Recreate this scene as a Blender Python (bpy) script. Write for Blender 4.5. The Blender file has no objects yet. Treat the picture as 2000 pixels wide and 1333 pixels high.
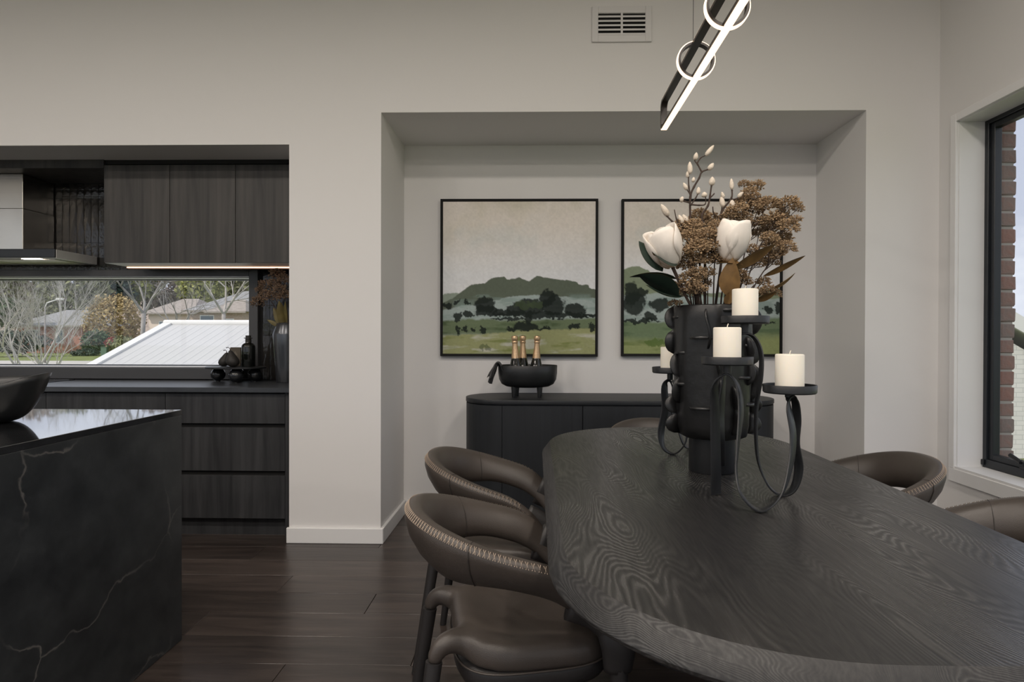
import bpy, bmesh, math, random
import numpy as np
from mathutils import Vector, Matrix, Euler, noise as mnoise
random.seed(7)
RNG = np.random.RandomState(11)
scene = bpy.context.scene
COL = scene.collection
PI = math.pi
R = math.radians

# ------------------------------------------------------------------ camera
F = 1180.0; H = 1.21
YAW, PITCH, ROLL = R(1.2), R(-0.35), R(0.15)
CX, CY = 1022.263, 664.144
cam_d = bpy.data.cameras.new('camera'); cam = bpy.data.objects.new('camera', cam_d); COL.objects.link(cam)
CAMR = Matrix.Rotation(YAW, 3, 'Z') @ Matrix.Rotation(PI/2 + PITCH, 3, 'X') @ Matrix.Rotation(ROLL, 3, 'Z')
cam.matrix_world = Matrix.Translation((0, 0, H)) @ CAMR.to_4x4()
cam_d.sensor_width = 36; cam_d.lens = F/2000*36
cam_d.shift_x = (1000 - CX)/2000; cam_d.shift_y = (CY - 666.5)/2000
cam_d.clip_start = 0.05; cam_d.clip_end = 600
scene.camera = cam
def at(px, py, X=None, Y=None, Z=None):
    """a pixel of the photograph on a world plane: used to read real positions and sizes off the photo"""
    d = CAMR @ Vector(((px - CX)/F, -(py - CY)/F, -1))
    t = X/d.x if X is not None else Y/d.y if Y is not None else (Z - H)/d.z
    return Vector((d.x*t, d.y*t, H + d.z*t))

# ------------------------------------------------------------------ world, sun, exposure
vs = scene.view_settings
scene.display_settings.display_device = 'sRGB'
vs.view_transform = 'Standard'; vs.look = 'None'; vs.gamma = 1; vs.use_curve_mapping = False
vs.exposure = 0.36
try:
    cy = scene.cycles
    cy.use_denoising = True; cy.max_bounces = 10; cy.diffuse_bounces = 6; cy.glossy_bounces = 4
    cy.transparent_max_bounces = 16; cy.sample_clamp_indirect = 6; cy.caustics_reflective = False; cy.caustics_refractive = False
except Exception: pass
SKY = 1.12
w = bpy.data.worlds.new('sky'); scene.world = w; w.use_nodes = True
nt = w.node_tree; nt.nodes.clear()
def nd(nt, t, **kw):
    n = nt.nodes.new(t)
    for k, v in kw.items():
        if k in n.inputs: n.inputs[k].default_value = v
        else: setattr(n, k, v)
    return n
tc = nd(nt, 'ShaderNodeTexCoord'); mp = nd(nt, 'ShaderNodeMapping'); mp.inputs['Scale'].default_value = (1, 1, 2.6)
nz = nd(nt, 'ShaderNodeTexNoise', Scale=2.3, Detail=6.0, Roughness=0.55)
cr = nd(nt, 'ShaderNodeValToRGB')
cr.color_ramp.elements[0].position = .40; cr.color_ramp.elements[0].color = (.42, .46, .56, 1)
cr.color_ramp.elements[1].position = .62; cr.color_ramp.elements[1].color = (.72, .75, .80, 1)
bg = nd(nt, 'ShaderNodeBackground', Strength=SKY); wo = nd(nt, 'ShaderNodeOutputWorld')
nt.links.new(tc.outputs['Generated'], mp.inputs['Vector']); nt.links.new(mp.outputs[0], nz.inputs['Vector'])
nt.links.new(nz.outputs[0], cr.inputs[0]); nt.links.new(cr.outputs[0], bg.inputs[0]); nt.links.new(bg.outputs[0], wo.inputs[0])
sl = bpy.data.lights.new('sun', 'SUN'); sl.energy = 2.3; sl.angle = R(1.0); sl.color = (1, .93, .82)
sun = bpy.data.objects.new('sun', sl); COL.objects.link(sun)
sun.rotation_euler = (Vector((0.62, 0.42, -0.66))).to_track_quat('-Z', 'Y').to_euler()

# ------------------------------------------------------------------ materials
MATS = {}
def material(name):
    m = bpy.data.materials.new(name); m.use_nodes = True
    MATS[name] = m
    return m, m.node_tree, m.node_tree.nodes['Principled BSDF']
def L(nt, a, b): nt.links.new(a, b)
def coords(nt, scale=(1, 1, 1), kind='Object', rot=(0, 0, 0)):
    t = nd(nt, 'ShaderNodeTexCoord'); m = nd(nt, 'ShaderNodeMapping'); m.inputs['Scale'].default_value = scale; m.inputs['Rotation'].default_value = rot
    L(nt, t.outputs[kind], m.inputs['Vector']); return m.outputs[0]
def ramp(nt, fac, stops):
    r = nd(nt, 'ShaderNodeValToRGB'); e = r.color_ramp.elements
    while len(e) < len(stops): e.new(.5)
    for i, (p, c) in enumerate(stops):
        e[i].position = p; e[i].color = (*c, 1) if len(c) == 3 else c
    L(nt, fac, r.inputs[0]); return r.outputs[0]
def bump(nt, b, h, strength=.2, dist=.01):
    n = nd(nt, 'ShaderNodeBump', Strength=strength, Distance=dist); L(nt, h, n.inputs['Height']); L(nt, n.outputs[0], b.inputs['Normal']); return n
def simple(name, c, rough=.5, metal=0., spec=.5, var=.0, vscale=20., bmp=0., bscale=80., coat=0., sheen=0., stretch=(1, 1, 1)):
    m, nt, b = material(name)
    b.inputs['Base Color'].default_value = (*c, 1); b.inputs['Roughness'].default_value = rough
    b.inputs['Metallic'].default_value = metal; b.inputs['Specular IOR Level'].default_value = spec
    b.inputs['Coat Weight'].default_value = coat
    if sheen: b.inputs['Sheen Weight'].default_value = sheen
    if var:
        n = nd(nt, 'ShaderNodeTexNoise', Scale=vscale, Detail=5.0); L(nt, coords(nt, stretch), n.inputs['Vector'])
        L(nt, ramp(nt, n.outputs[0], [(.3, tuple(x*(1-var) for x in c)), (.7, tuple(min(1, x*(1+var)) for x in c))]), b.inputs['Base Color'])
    if bmp:
        n = nd(nt, 'ShaderNodeTexNoise', Scale=bscale, Detail=4.0); L(nt, coords(nt, stretch), n.inputs['Vector']); bump(nt, b, n.outputs[0], bmp, .004)
    return m
simple('wall_paint', (.76, .75, .742), .85, spec=.25, bmp=.03, bscale=300)
simple('ceiling_paint', (.80, .79, .77), .9, spec=.2)
simple('trim_paint', (.80, .80, .80), .45, spec=.4)
simple('black_metal', (.012, .013, .016), .42, spec=.5)
simple('bronze', (.030, .022, .018), .4, spec=.5)
simple('frame_black', (.014, .017, .022), .38, spec=.5)
simple('matte_black', (.012, .012, .012), .8, spec=.3)
simple('surround_dark', (.060, .060, .063), .36, spec=.5)
simple('steel', (.50, .475, .43), .24, metal=1., var=.08, vscale=3)
simple('steel_satin', (.66, .65, .63), .45, metal=.35, var=.05, vscale=3)
simple('steel_filter', (.55, .52, .48), .4, metal=1., bmp=.3, bscale=300)
simple('ceramic_black', (.010, .010, .0105), .36, spec=.5, var=.3, vscale=9, bmp=.55, bscale=16)
simple('iron_black', (.015, .016, .018), .40, spec=.5, bmp=.15, bscale=60)
simple('bowl_black', (.012, .013, .014), .38, spec=.5, bmp=.08, bscale=30)
simple('glaze_black', (.012, .013, .015), .16, spec=.6)
simple('vase_gloss', (.10, .105, .115), .27, spec=.6, metal=.7)
simple('pear_dark', (.02, .018, .016), .6)
simple('kraft', (.10, .085, .065), .8)
simple('kraft_mark', (.17, .15, .12), .8)
simple('wax', (.86, .81, .71), .5, spec=.4, var=.02, vscale=12)
MATS['wax'].node_tree.nodes['Principled BSDF'].inputs['Subsurface Weight'].default_value = .25
MATS['wax'].node_tree.nodes['Principled BSDF'].inputs['Subsurface Radius'].default_value = (.02, .015, .01)
simple('wick', (.75, .70, .60), .9)
simple('gold_foil', (.62, .43, .26), .34, metal=.75, bmp=.5, bscale=120)
simple('bottle_glass', (.006, .007, .006), .06, spec=.6)
simple('napkin', (.016, .016, .018), .95, sheen=.3, bmp=.4, bscale=400)
simple('petal', (.80, .745, .68), .6, spec=.3, var=.05, vscale=25, bmp=.1, bscale=60)
simple('leaf_green', (.012, .026, .018), .35, spec=.5, var=.3, vscale=14)
simple('leaf_brown', (.17, .095, .03), .7, var=.3, vscale=25)
simple('umbel', (.31, .215, .125), .9, var=.6, vscale=4)
simple('umbel_dark', (.19, .125, .08), .9, var=.5, vscale=4)
simple('dry_leaf', (.13, .105, .038), .6, var=.3, vscale=20)
simple('stem_brown', (.05, .032, .024), .85, var=.3, vscale=40)
simple('bud', (.66, .585, .49), .9, var=.10, vscale=80, bmp=.4, bscale=250)
simple('thread', (.34, .27, .21), .8)
simple('thread_dark', (.03, .025, .022), .7)
simple('cooktop_glass', (.006, .006, .007), .05, spec=.6)
simple('led_housing', (.02, .018, .016), .5)
simple('vent_white', (.72, .71, .71), .5)
simple('brick_mortar', (.36, .34, .32), .95)
simple('roof_white', (.52, .52, .525), .55, var=.02)
simple('roof_trim_white', (.70, .70, .70), .5)
simple('roof_grey', (0.27, 0.27, 0.276), .85, var=.15, vscale=3)
simple('roof_tan', (0.316, 0.278, 0.25), .9, var=.15, vscale=3)
simple('house_brick_red', (0.411, 0.2, 0.145), .9, var=.25, vscale=8)
simple('house_brick_tan', (0.467, 0.367, 0.306), .9, var=.15, vscale=6)
simple('house_cream', (0.811, 0.678, 0.59), .9)
simple('far_window', (.16, .20, .24), .2)
simple('lawn', (0.184, 0.217, 0.085), 1., var=.3, vscale=1.2, spec=.1)
simple('road', (.48, .46, .43), .95, var=.06)
simple('bark_pale', (.42, .39, .37), .9, var=.25, vscale=3)
simple('bark_white', (.56, .53, .51), .9, var=.2, vscale=3)
simple('bark_mid', (.30, .28, .27), .9, var=.3, vscale=3)
simple('foliage_gold', (0.432, 0.333, 0.167), .95, var=.35, vscale=1.5)
simple('foliage_olive', (0.21, 0.221, 0.116), .95, var=.35, vscale=1.2)
simple('foliage_green', (0.077, 0.127, 0.066), .95, var=.4, vscale=1.2)
simple('foliage_dark', (0.05, 0.078, 0.061), .95, var=.4, vscale=1.2)
simple('foliage_brown', (0.312, 0.251, 0.207), .95, var=.3, vscale=1.0)
simple('foliage_lime', (0.336, 0.347, 0.114), .95, var=.3, vscale=1.2)
simple('foliage_red', (0.389, 0.102, 0.096), .95, var=.3, vscale=3)
simple('box_green', (.10, .17, .12), .7)
simple('lamp_white', (.8, .8, .78), .4)
simple('fill_downlight_trim', (.8, .8, .8), .4)
def emit(name, c, s):
    m, nt, b = material(name); b.inputs['Base Color'].default_value = (*c, 1)
    b.inputs['Emission Color'].default_value = (*c, 1); b.inputs['Emission Strength'].default_value = s; return m
emit('led_pendant', (1., .74, .52), 1.5)
emit('led_hood', (1., .9, .78), 6.0)
emit('led_strip', (1., .55, .36), 3.0)
emit('led_down_fill', (1., .92, .84), 3.0)
# clear pane
m, nt, b = material('pane_glass')
nt.nodes.remove(b); o = nt.nodes['Material Output']
tr = nd(nt, 'ShaderNodeBsdfTransparent'); tr.inputs[0].default_value = (.985, .985, .985, 1)
gl = nd(nt, 'ShaderNodeBsdfGlossy', Roughness=.02); lw = nd(nt, 'ShaderNodeLayerWeight', Blend=.5); pw = nd(nt, 'ShaderNodeMath', operation='POWER'); pw.inputs[1].default_value = 5.; L(nt, lw.outputs['Facing'], pw.inputs[0])
fr = nd(nt, 'ShaderNodeMath', operation='MULTIPLY_ADD'); fr.inputs[1].default_value = .9; fr.inputs[2].default_value = .03; L(nt, pw.outputs[0], fr.inputs[0]); mx = nd(nt, 'ShaderNodeMixShader')
L(nt, fr.outputs[0], mx.inputs[0]); L(nt, tr.outputs[0], mx.inputs[1]); L(nt, gl.outputs[0], mx.inputs[2]); L(nt, mx.outputs[0], o.inputs[0])
# leather
m, nt, b = material('leather')
n = nd(nt, 'ShaderNodeTexNoise', Scale=6.0, Detail=4.0); L(nt, coords(nt), n.inputs['Vector'])
L(nt, ramp(nt, n.outputs[0], [(.3, (.048, .0395, .034)), (.7, (.062, .051, .044))]), b.inputs['Base Color'])
b.inputs['Roughness'].default_value = .42; b.inputs['Specular IOR Level'].default_value = .5
v = nd(nt, 'ShaderNodeTexVoronoi', Scale=420.0); L(nt, coords(nt), v.inputs['Vector']); bump(nt, b, v.outputs['Distance'], .12, .002)
simple('leather_dark', (.022, .020, .020), .48, bmp=.08, bscale=300)
# dark stained timber with straight grain (vertical, along z)
def timber(name, c1, c2, stretch, scale, rough, bst=.15, fine=None):
    m, nt, b = material(name)
    co = coords(nt, stretch)
    n = nd(nt, 'ShaderNodeTexNoise', Scale=scale, Detail=7.0, Roughness=.6, Distortion=.4); L(nt, co, n.inputs['Vector'])
    L(nt, ramp(nt, n.outputs[0], [(.32, c1), (.68, c2)]), b.inputs['Base Color'])
    b.inputs['Roughness'].default_value = rough
    n2 = nd(nt, 'ShaderNodeTexNoise', Scale=scale*6, Detail=4.0); L(nt, co, n2.inputs['Vector']); bump(nt, b, n2.outputs[0], bst, .003)
    return m
timber('cabinet_wood', (.014, .0135, .0135), (.056, .051, .047), (1, 1, .06), 16, .5)
timber('cabinet_base_wood', (.013, .014, .016), (.046, .047, .050), (1, 1, .06), 16, .5)
timber('sideboard_wood', (.006, .0075, .010), (.012, .0145, .018), (1, 1, .04), 30, .55)
timber('sideboard_top_wood', (.008, .0095, .012), (.016, .018, .021), (.05, 1, 1), 25, .5)
# floor planks: each plank its own tint
m, nt, b = material('floor_wood')
co = coords(nt, (.10, 1, 1))
oi = nd(nt, 'ShaderNodeObjectInfo')
ad = nd(nt, 'ShaderNodeVectorMath', operation='ADD'); L(nt, co, ad.inputs[0])
cb = nd(nt, 'ShaderNodeCombineXYZ'); mu = nd(nt, 'ShaderNodeMath', operation='MULTIPLY'); mu.inputs[1].default_value = 50; L(nt, oi.outputs['Random'], mu.inputs[0])
L(nt, mu.outputs[0], cb.inputs[0]); L(nt, mu.outputs[0], cb.inputs[2]); L(nt, cb.outputs[0], ad.inputs[1])
n = nd(nt, 'ShaderNodeTexNoise', Scale=18.0, Detail=8.0, Roughness=.65, Distortion=.6); L(nt, ad.outputs[0], n.inputs['Vector'])
c1 = ramp(nt, n.outputs[0], [(.3, (.026, .020, .018)), (.7, (.078, .060, .052))])
hv = nd(nt, 'ShaderNodeHueSaturation'); L(nt, c1, hv.inputs['Color'])
mr = nd(nt, 'ShaderNodeMapRange'); mr.inputs['To Min'].default_value = .75; mr.inputs['To Max'].default_value = 1.3; L(nt, oi.outputs['Random'], mr.inputs[0]); L(nt, mr.outputs[0], hv.inputs['Value'])
L(nt, hv.outputs[0], b.inputs['Base Color']); b.inputs['Roughness'].default_value = .29
n2 = nd(nt, 'ShaderNodeTexNoise', Scale=60.0, Detail=4.0); L(nt, ad.outputs[0], n2.inputs['Vector']); bump(nt, b, n2.outputs[0], .18, .003)
# table: contour lines of a stretched field give the cathedral figure of brushed oak
def oak_table(name, stretch, seed, rg0=.25):
    m, nt, b = material(name)
    t = nd(nt, 'ShaderNodeTexCoord'); mpn = nd(nt, 'ShaderNodeMapping'); mpn.inputs['Scale'].default_value = stretch; mpn.inputs['Location'].default_value = seed
    L(nt, t.outputs['Object'], mpn.inputs['Vector'])
    n = nd(nt, 'ShaderNodeTexNoise', Scale=3.6, Detail=2.0, Roughness=.35, Distortion=.2); L(nt, mpn.outputs[0], n.inputs['Vector'])
    wv = nd(nt, 'ShaderNodeTexNoise', Scale=26.0, Detail=3.0); L(nt, mpn.outputs[0], wv.inputs['Vector'])
    m1 = nd(nt, 'ShaderNodeMath', operation='MULTIPLY_ADD'); m1.inputs[1].default_value = .018; L(nt, wv.outputs[0], m1.inputs[0]); L(nt, n.outputs[0], m1.inputs[2])
    m2 = nd(nt, 'ShaderNodeMath', operation='MULTIPLY'); m2.inputs[1].default_value = 700.; L(nt, m1.outputs[0], m2.inputs[0])
    sn = nd(nt, 'ShaderNodeMath', operation='SINE'); L(nt, m2.outputs[0], sn.inputs[0])
    rg = nd(nt, 'ShaderNodeMapRange'); rg.inputs['From Min'].default_value = -1; L(nt, sn.outputs[0], rg.inputs[0])
    pores = nd(nt, 'ShaderNodeTexNoise', Scale=75.0, Detail=4.0, Roughness=.7); pm = nd(nt, 'ShaderNodeMapping'); pm.inputs['Scale'].default_value = (1.6, .10, 1)
    L(nt, t.outputs['Object'], pm.inputs['Vector']); L(nt, pm.outputs[0], pores.inputs['Vector'])
    pt_ = nd(nt, 'ShaderNodeTexNoise', Scale=2.6, Detail=2.0); pmm = nd(nt, 'ShaderNodeMapping'); pmm.inputs['Scale'].default_value = (1.6, .5, 1); pmm.inputs['Location'].default_value = (7.7, 1.3, 0)
    L(nt, t.outputs['Object'], pmm.inputs['Vector']); L(nt, pmm.outputs[0], pt_.inputs['Vector'])
    pr_ = ramp(nt, pt_.outputs[0], [(.38, (.08,)*3), (.66, (.46,)*3)])
    mixf = nd(nt, 'ShaderNodeMath', operation='MULTIPLY_ADD'); L(nt, pr_, mixf.inputs[1]); L(nt, rg.outputs[0], mixf.inputs[0])
    pf = nd(nt, 'ShaderNodeMath', operation='MULTIPLY'); pf.inputs[1].default_value = .75; L(nt, pores.outputs[0], pf.inputs[0]); L(nt, pf.outputs[0], mixf.inputs[2])
    L(nt, ramp(nt, mixf.outputs[0], [(.25, (.010, .010, .011)), (.55, (.022, .0215, .0215)), (.95, (.058, .0565, .0555))]), b.inputs['Base Color'])
    b.inputs['Specular IOR Level'].default_value = .5
    L(nt, ramp(nt, mixf.outputs[0], [(.2, (rg0+.17,)*3), (.8, (rg0,)*3)]), b.inputs['Roughness'])
    bump(nt, b, mixf.outputs[0], .22, .002)
oak_table('table_oak', (1.0, .20, 1.0), (3.1, .2, 0))
oak_table('table_oak_edge', (1.0, .20, 2.5), (9.1, 4.2, 0), .42)
# veined stone of the island
m, nt, b = material('stone_dark')
co = coords(nt)
n0 = nd(nt, 'ShaderNodeTexNoise', Scale=7.0, Detail=9.0, Roughness=.68); L(nt, co, n0.inputs['Vector'])
base = ramp(nt, n0.outputs[0], [(.32, (.0135, .0155, .018)), (.55, (.026, .029, .032)), (.75, (.040, .044, .047))])
dn = nd(nt, 'ShaderNodeTexNoise', Scale=4.0, Detail=5.0); L(nt, co, dn.inputs['Vector'])
vm = nd(nt, 'ShaderNodeVectorMath', operation='MULTIPLY_ADD'); vm.inputs[1].default_value = (.30,)*3; L(nt, dn.outputs[1], vm.inputs[0]); L(nt, co, vm.inputs[2])
vo = nd(nt, 'ShaderNodeTexVoronoi', feature='DISTANCE_TO_EDGE', Scale=1.75); L(nt, vm.outputs[0], vo.inputs['Vector'])
vein = ramp(nt, vo.outputs['Distance'], [(.0, (1, 1, 1)), (.009, (0, 0, 0))])
br = nd(nt, 'ShaderNodeTexNoise', Scale=2.2, Detail=3.0); L(nt, co, br.inputs['Vector'])
brr = ramp(nt, br.outputs[0], [(.45, (0, 0, 0)), (.62, (.75, .75, .75))])
ml = nd(nt, 'ShaderNodeMath', operation='MULTIPLY'); L(nt, vein, ml.inputs[0]); L(nt, brr, ml.inputs[1])
mc = nd(nt, 'ShaderNodeMixRGB'); L(nt, ml.outputs[0], mc.inputs[0]); L(nt, base, mc.inputs[1]); mc.inputs[2].default_value = (.20, .19, .18, 1)
L(nt, mc.outputs[0], b.inputs['Base Color']); b.inputs['Roughness'].default_value = .30; b.inputs['Specular IOR Level'].default_value = .5
simple('stone_polished', (.018, .019, .021), .06, spec=.9, var=.3, vscale=9, coat=1.)
simple('bench_stone', (.032, .036, .042), .36, spec=.9, var=.25, vscale=12)
# glossy handmade tiles, each with its own tone
m, nt, b = material('tile_black')
oi = nd(nt, 'ShaderNodeObjectInfo'); L(nt, ramp(nt, oi.outputs['Random'], [(0, (.012, .0115, .011)), (1, (.034, .031, .028))]), b.inputs['Base Color'])
b.inputs['Roughness'].default_value = .14; b.inputs['Specular IOR Level'].default_value = .6
n = nd(nt, 'ShaderNodeTexNoise', Scale=22.0, Detail=3.0); L(nt, coords(nt, (1, 1, .5)), n.inputs['Vector']); bump(nt, b, n.outputs[0], .5, .01)
# bricks
m, nt, b = material('brick_clay')
oi = nd(nt, 'ShaderNodeObjectInfo'); n = nd(nt, 'ShaderNodeTexNoise', Scale=38.0, Detail=5.0); L(nt, coords(nt), n.inputs['Vector'])
a1 = nd(nt, 'ShaderNodeMath', operation='ADD'); L(nt, n.outputs[0], a1.inputs[0]); s1 = nd(nt, 'ShaderNodeMath', operation='MULTIPLY'); s1.inputs[1].default_value = .5; L(nt, oi.outputs['Random'], s1.inputs[0]); L(nt, s1.outputs[0], a1.inputs[1])
L(nt, ramp(nt, a1.outputs[0], [(.35, (.19, .165, .155)), (.7, (.23, .155, .135)), (1.05, (.26, .135, .11))]), b.inputs['Base Color']); b.inputs['Roughness'].default_value = .95
bump(nt, b, n.outputs[0], .6, .01)
# neighbour's white brickwork (courses of nine pixels)
m, nt, b = material('white_brickwork')
bt = nd(nt, 'ShaderNodeTexBrick', Scale=1.0); bt.inputs['Color1'].default_value = (.70, .69, .68, 1); bt.inputs['Color2'].default_value = (.64, .63, .62, 1); bt.inputs['Mortar'].default_value = (.50, .50, .50, 1)
bt.inputs['Brick Width'].default_value = .24; bt.inputs['Row Height'].default_value = .086; bt.inputs['Mortar Size'].default_value = .006
sx = nd(nt, 'ShaderNodeSeparateXYZ'); L(nt, coords(nt), sx.inputs[0]); cx = nd(nt, 'ShaderNodeCombineXYZ')
sm = nd(nt, 'ShaderNodeMath', operation='ADD'); L(nt, sx.outputs[0], sm.inputs[0]); L(nt, sx.outputs[1], sm.inputs[1]); L(nt, sm.outputs[0], cx.inputs[0]); L(nt, sx.outputs[2], cx.inputs[1])
L(nt, cx.outputs[0], bt.inputs['Vector']); L(nt, bt.outputs[0], b.inputs['Base Color']); b.inputs['Roughness'].default_value = .9; bump(nt, b, bt.outputs['Fac'], -.4, .01)
# painted canvas: colours per vertex are the picture itself
m, nt, b = material('canvas')
at_n = nd(nt, 'ShaderNodeAttribute', attribute_name='paint'); L(nt, at_n.outputs['Color'], b.inputs['Base Color']); b.inputs['Roughness'].default_value = .85; b.inputs['Specular IOR Level'].default_value = .2
n = nd(nt, 'ShaderNodeTexNoise', Scale=300.0, Detail=2.0); L(nt, coords(nt), n.inputs['Vector']); bump(nt, b, n.outputs[0], .15, .002)

# ------------------------------------------------------------------ mesh helpers
class MB:
    def __init__(s): s.v = []; s.f = []; s.mi = []; s.cur = 0
    def add(s, vs, fs):
        o = len(s.v); s.v += [tuple(p) for p in vs]
        for f in fs: s.f.append(tuple(i + o for i in f)); s.mi.append(s.cur)
        return s
    def box(s, x0, x1, y0, y1, z0, z1):
        v = [(x0,y0,z0),(x1,y0,z0),(x1,y1,z0),(x0,y1,z0),(x0,y0,z1),(x1,y0,z1),(x1,y1,z1),(x0,y1,z1)]
        return s.add(v, [(0,3,2,1),(4,5,6,7),(0,1,5,4),(1,2,6,5),(2,3,7,6),(3,0,4,7)])
    def bbox(s, x0, x1, y0, y1, z0, z1, b=.003):
        """a box with chamfered edges"""
        bm = bmesh.new(); bmesh.ops.create_cube(bm, size=1)
        for v in bm.verts:
            v.co = Vector(((x0+x1)/2 + v.co.x*(x1-x0), (y0+y1)/2 + v.co.y*(y1-y0), (z0+z1)/2 + v.co.z*(z1-z0)))
        bmesh.ops.bevel(bm, geom=bm.edges[:], offset=b, segments=1, affect='EDGES', profile=.5)
        bm.verts.index_update()
        s.add([v.co[:] for v in bm.verts], [tuple(v.index for v in f.verts) for f in bm.faces]); bm.free(); return s
    def loft(s, rings, close=True, caps=True):
        n = len(rings[0]); o = len(s.v); vs = [p for r in rings for p in r]; fs = []
        for i in range(len(rings)-1):
            for j in range(n if close else n-1):
                k = (j+1) % n; fs.append((i*n+j, i*n+k, (i+1)*n+k, (i+1)*n+j))
        if caps and close:
            fs.append(tuple(reversed(range(n)))); fs.append(tuple(range((len(rings)-1)*n, len(rings)*n)))
        return s.add(vs, fs)
    def lathe(s, prof, n=32, c=(0, 0, 0), caps=True, sx=1., sy=1.):
        rings = [[(c[0]+r*sx*math.cos(2*PI*k/n), c[1]+r*sy*math.sin(2*PI*k/n), c[2]+z) for k in range(n)] for r, z in prof]
        return s.loft(rings, True, caps)
    def tube(s, pts, rad, n=6, caps=True):
        pts = [Vector(p) for p in pts]; m = len(pts)
        rad = rad if hasattr(rad, '__len__') else [rad]*m
        rings = []; up = None
        for i, p in enumerate(pts):
            t = (pts[min(i+1, m-1)] - pts[max(i-1, 0)])
            t = t.normalized() if t.length > 1e-9 else Vector((0, 0, 1))
            if up is None:
                up = t.orthogonal().normalized()
            up = (up - t*up.dot(t)); up = up.normalized() if up.length > 1e-6 else t.orthogonal().normalized()
            b = t.cross(up)
            rings.append([p + (up*math.cos(2*PI*k/n) + b*math.sin(2*PI*k/n))*rad[i] for k in range(n)])
        return s.loft(rings, True, caps)
    def mesh(s, name, mats, smooth=False):
        me = bpy.data.meshes.new(name); me.from_pydata(s.v, [], s.f)
        for m in (mats if isinstance(mats, (list, tuple)) else [mats]): me.materials.append(MATS[m])
        if s.mi and max(s.mi) > 0: me.polygons.foreach_set('material_index', s.mi)
        if smooth: me.polygons.foreach_set('use_smooth', [True]*len(me.polygons))
        me.update(); return me
    def build(s, name, mats, parent=None, smooth=False, recalc=True, auto=None):
        me = s.mesh(name, mats, smooth)
        if recalc:
            bm = bmesh.new(); bm.from_mesh(me); bmesh.ops.recalc_face_normals(bm, faces=bm.faces); bm.to_mesh(me); bm.free()
        if auto is not None:
            me.polygons.foreach_set('use_smooth', [True]*len(me.polygons)); me.set_sharp_from_angle(angle=R(auto))
        return link(name, me, parent)
def link(name, me, parent=None):
    o = bpy.data.objects.new(name, me); COL.objects.link(o)
    if parent is not None: o.parent = parent
    return o
def tag(o, label=None, cat=None, group=None, kind=None):
    if label: o['label'] = label
    if cat: o['category'] = cat
    if group: o['group'] = group
    if kind: o['kind'] = kind
    return o
def thing(name, label, cat, loc=(0, 0, 0), rz=0., group=None):
    o = bpy.data.objects.new(name, None); COL.objects.link(o); o.location = loc; o.rotation_euler = (0, 0, rz); o.empty_display_size = .05
    return tag(o, label, cat, group)
def copy_tree(o, parent=None):
    c = o.copy(); COL.objects.link(c); c.parent = parent
    for ch in list(o.children): copy_tree(ch, c)
    return c
def struct(o, label=None): return tag(o, label, kind='structure')
def spline(pts, n=8):
    """Catmull-Rom through points"""
    P = [np.array(p, float) for p in pts]; P = [2*P[0]-P[1]] + P + [2*P[-1]-P[-2]]; out = []
    for i in range(1, len(P)-2):
        for k in range(n):
            t = k/n; a, b_, c, d = P[i-1], P[i], P[i+1], P[i+2]
            out.append(.5*((2*b_) + (-a+c)*t + (2*a-5*b_+4*c-d)*t*t + (-a+3*b_-3*c+d)*t**3))
    out.append(P[-2]); return out

# ------------------------------------------------------------------ room shell
YW = 3.495; XR = 2.293; ZC = 3.40; YB = 4.11; YK = 4.17; XL = -6.0; YF = -3.6
X_PL, X_PR, X_NR = -1.44, -.902, 1.880          # pillar and niche edges
Z_N, Z_K = 2.506, 2.323
for nm, bx_, lb in (('wall_pier', (X_PL, X_PR, YW, YK+.25, 0, ZC), 'pale painted pier between the kitchen and the niche'),
                    ('wall_corner', (X_NR, XR, YW, YK+.25, 0, ZC), 'pale painted wall strip beside the dining window'),
                    ('wall_over_niche', (X_PR, X_NR, YW, YK+.25, Z_N, ZC), 'pale painted wall above the niche'),
                    ('wall_over_kitchen', (XL, X_PL, YW, YK+.25, Z_K, ZC), 'pale painted bulkhead above the kitchen'),
                    ('wall_niche_back', (X_PR, X_NR, YB, YK+.25, 0, Z_N), 'pale painted back of the niche behind the paintings')):
    struct(MB().box(*bx_).build(nm, 'wall_paint'), lb)
KX0, KX1, KZ0, KZ1 = -4.35, -1.985, .985, 1.618                          # kitchen window opening
wk = MB()
wk.box(XL, X_PL, YK, YK+.25, 0, KZ0); wk.box(XL, X_PL, YK, YK+.25, KZ1, Z_K)
wk.box(XL, KX0, YK, YK+.25, KZ0, KZ1); wk.box(KX1, X_PL, YK, YK+.25, KZ0, KZ1)
wall_kitchen = struct(wk.build('wall_kitchen', 'matte_black'), 'dark kitchen wall behind the tiles')
LY0, LY1, LZ1 = YF+.4, 1.6, 2.75
wl = MB(); wl.box(XL-.2, XL, YF-.2, LY0, 0, ZC); wl.box(XL-.2, XL, LY1, YK+.25, 0, ZC); wl.box(XL-.2, XL, LY0, LY1, LZ1, ZC)
struct(wl.build('wall_left', 'wall_paint'), 'pale painted side wall opened for the added glazing')
# right wall with window opening
WY0, WY1, WZ0, WZ1 = -1.3, 3.335, .495, 2.383
wr = MB(); XO = XR + .13
wr.box(XR, XO, WY1, YK+.25, 0, ZC); wr.box(XR, XO, YF, WY0, 0, ZC); wr.box(XR, XO, WY0, WY1, 0, WZ0); wr.box(XR, XO, WY0, WY1, WZ1, ZC)
struct(wr.build('wall_right', 'wall_paint'), 'pale painted wall around the dining window')
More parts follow.
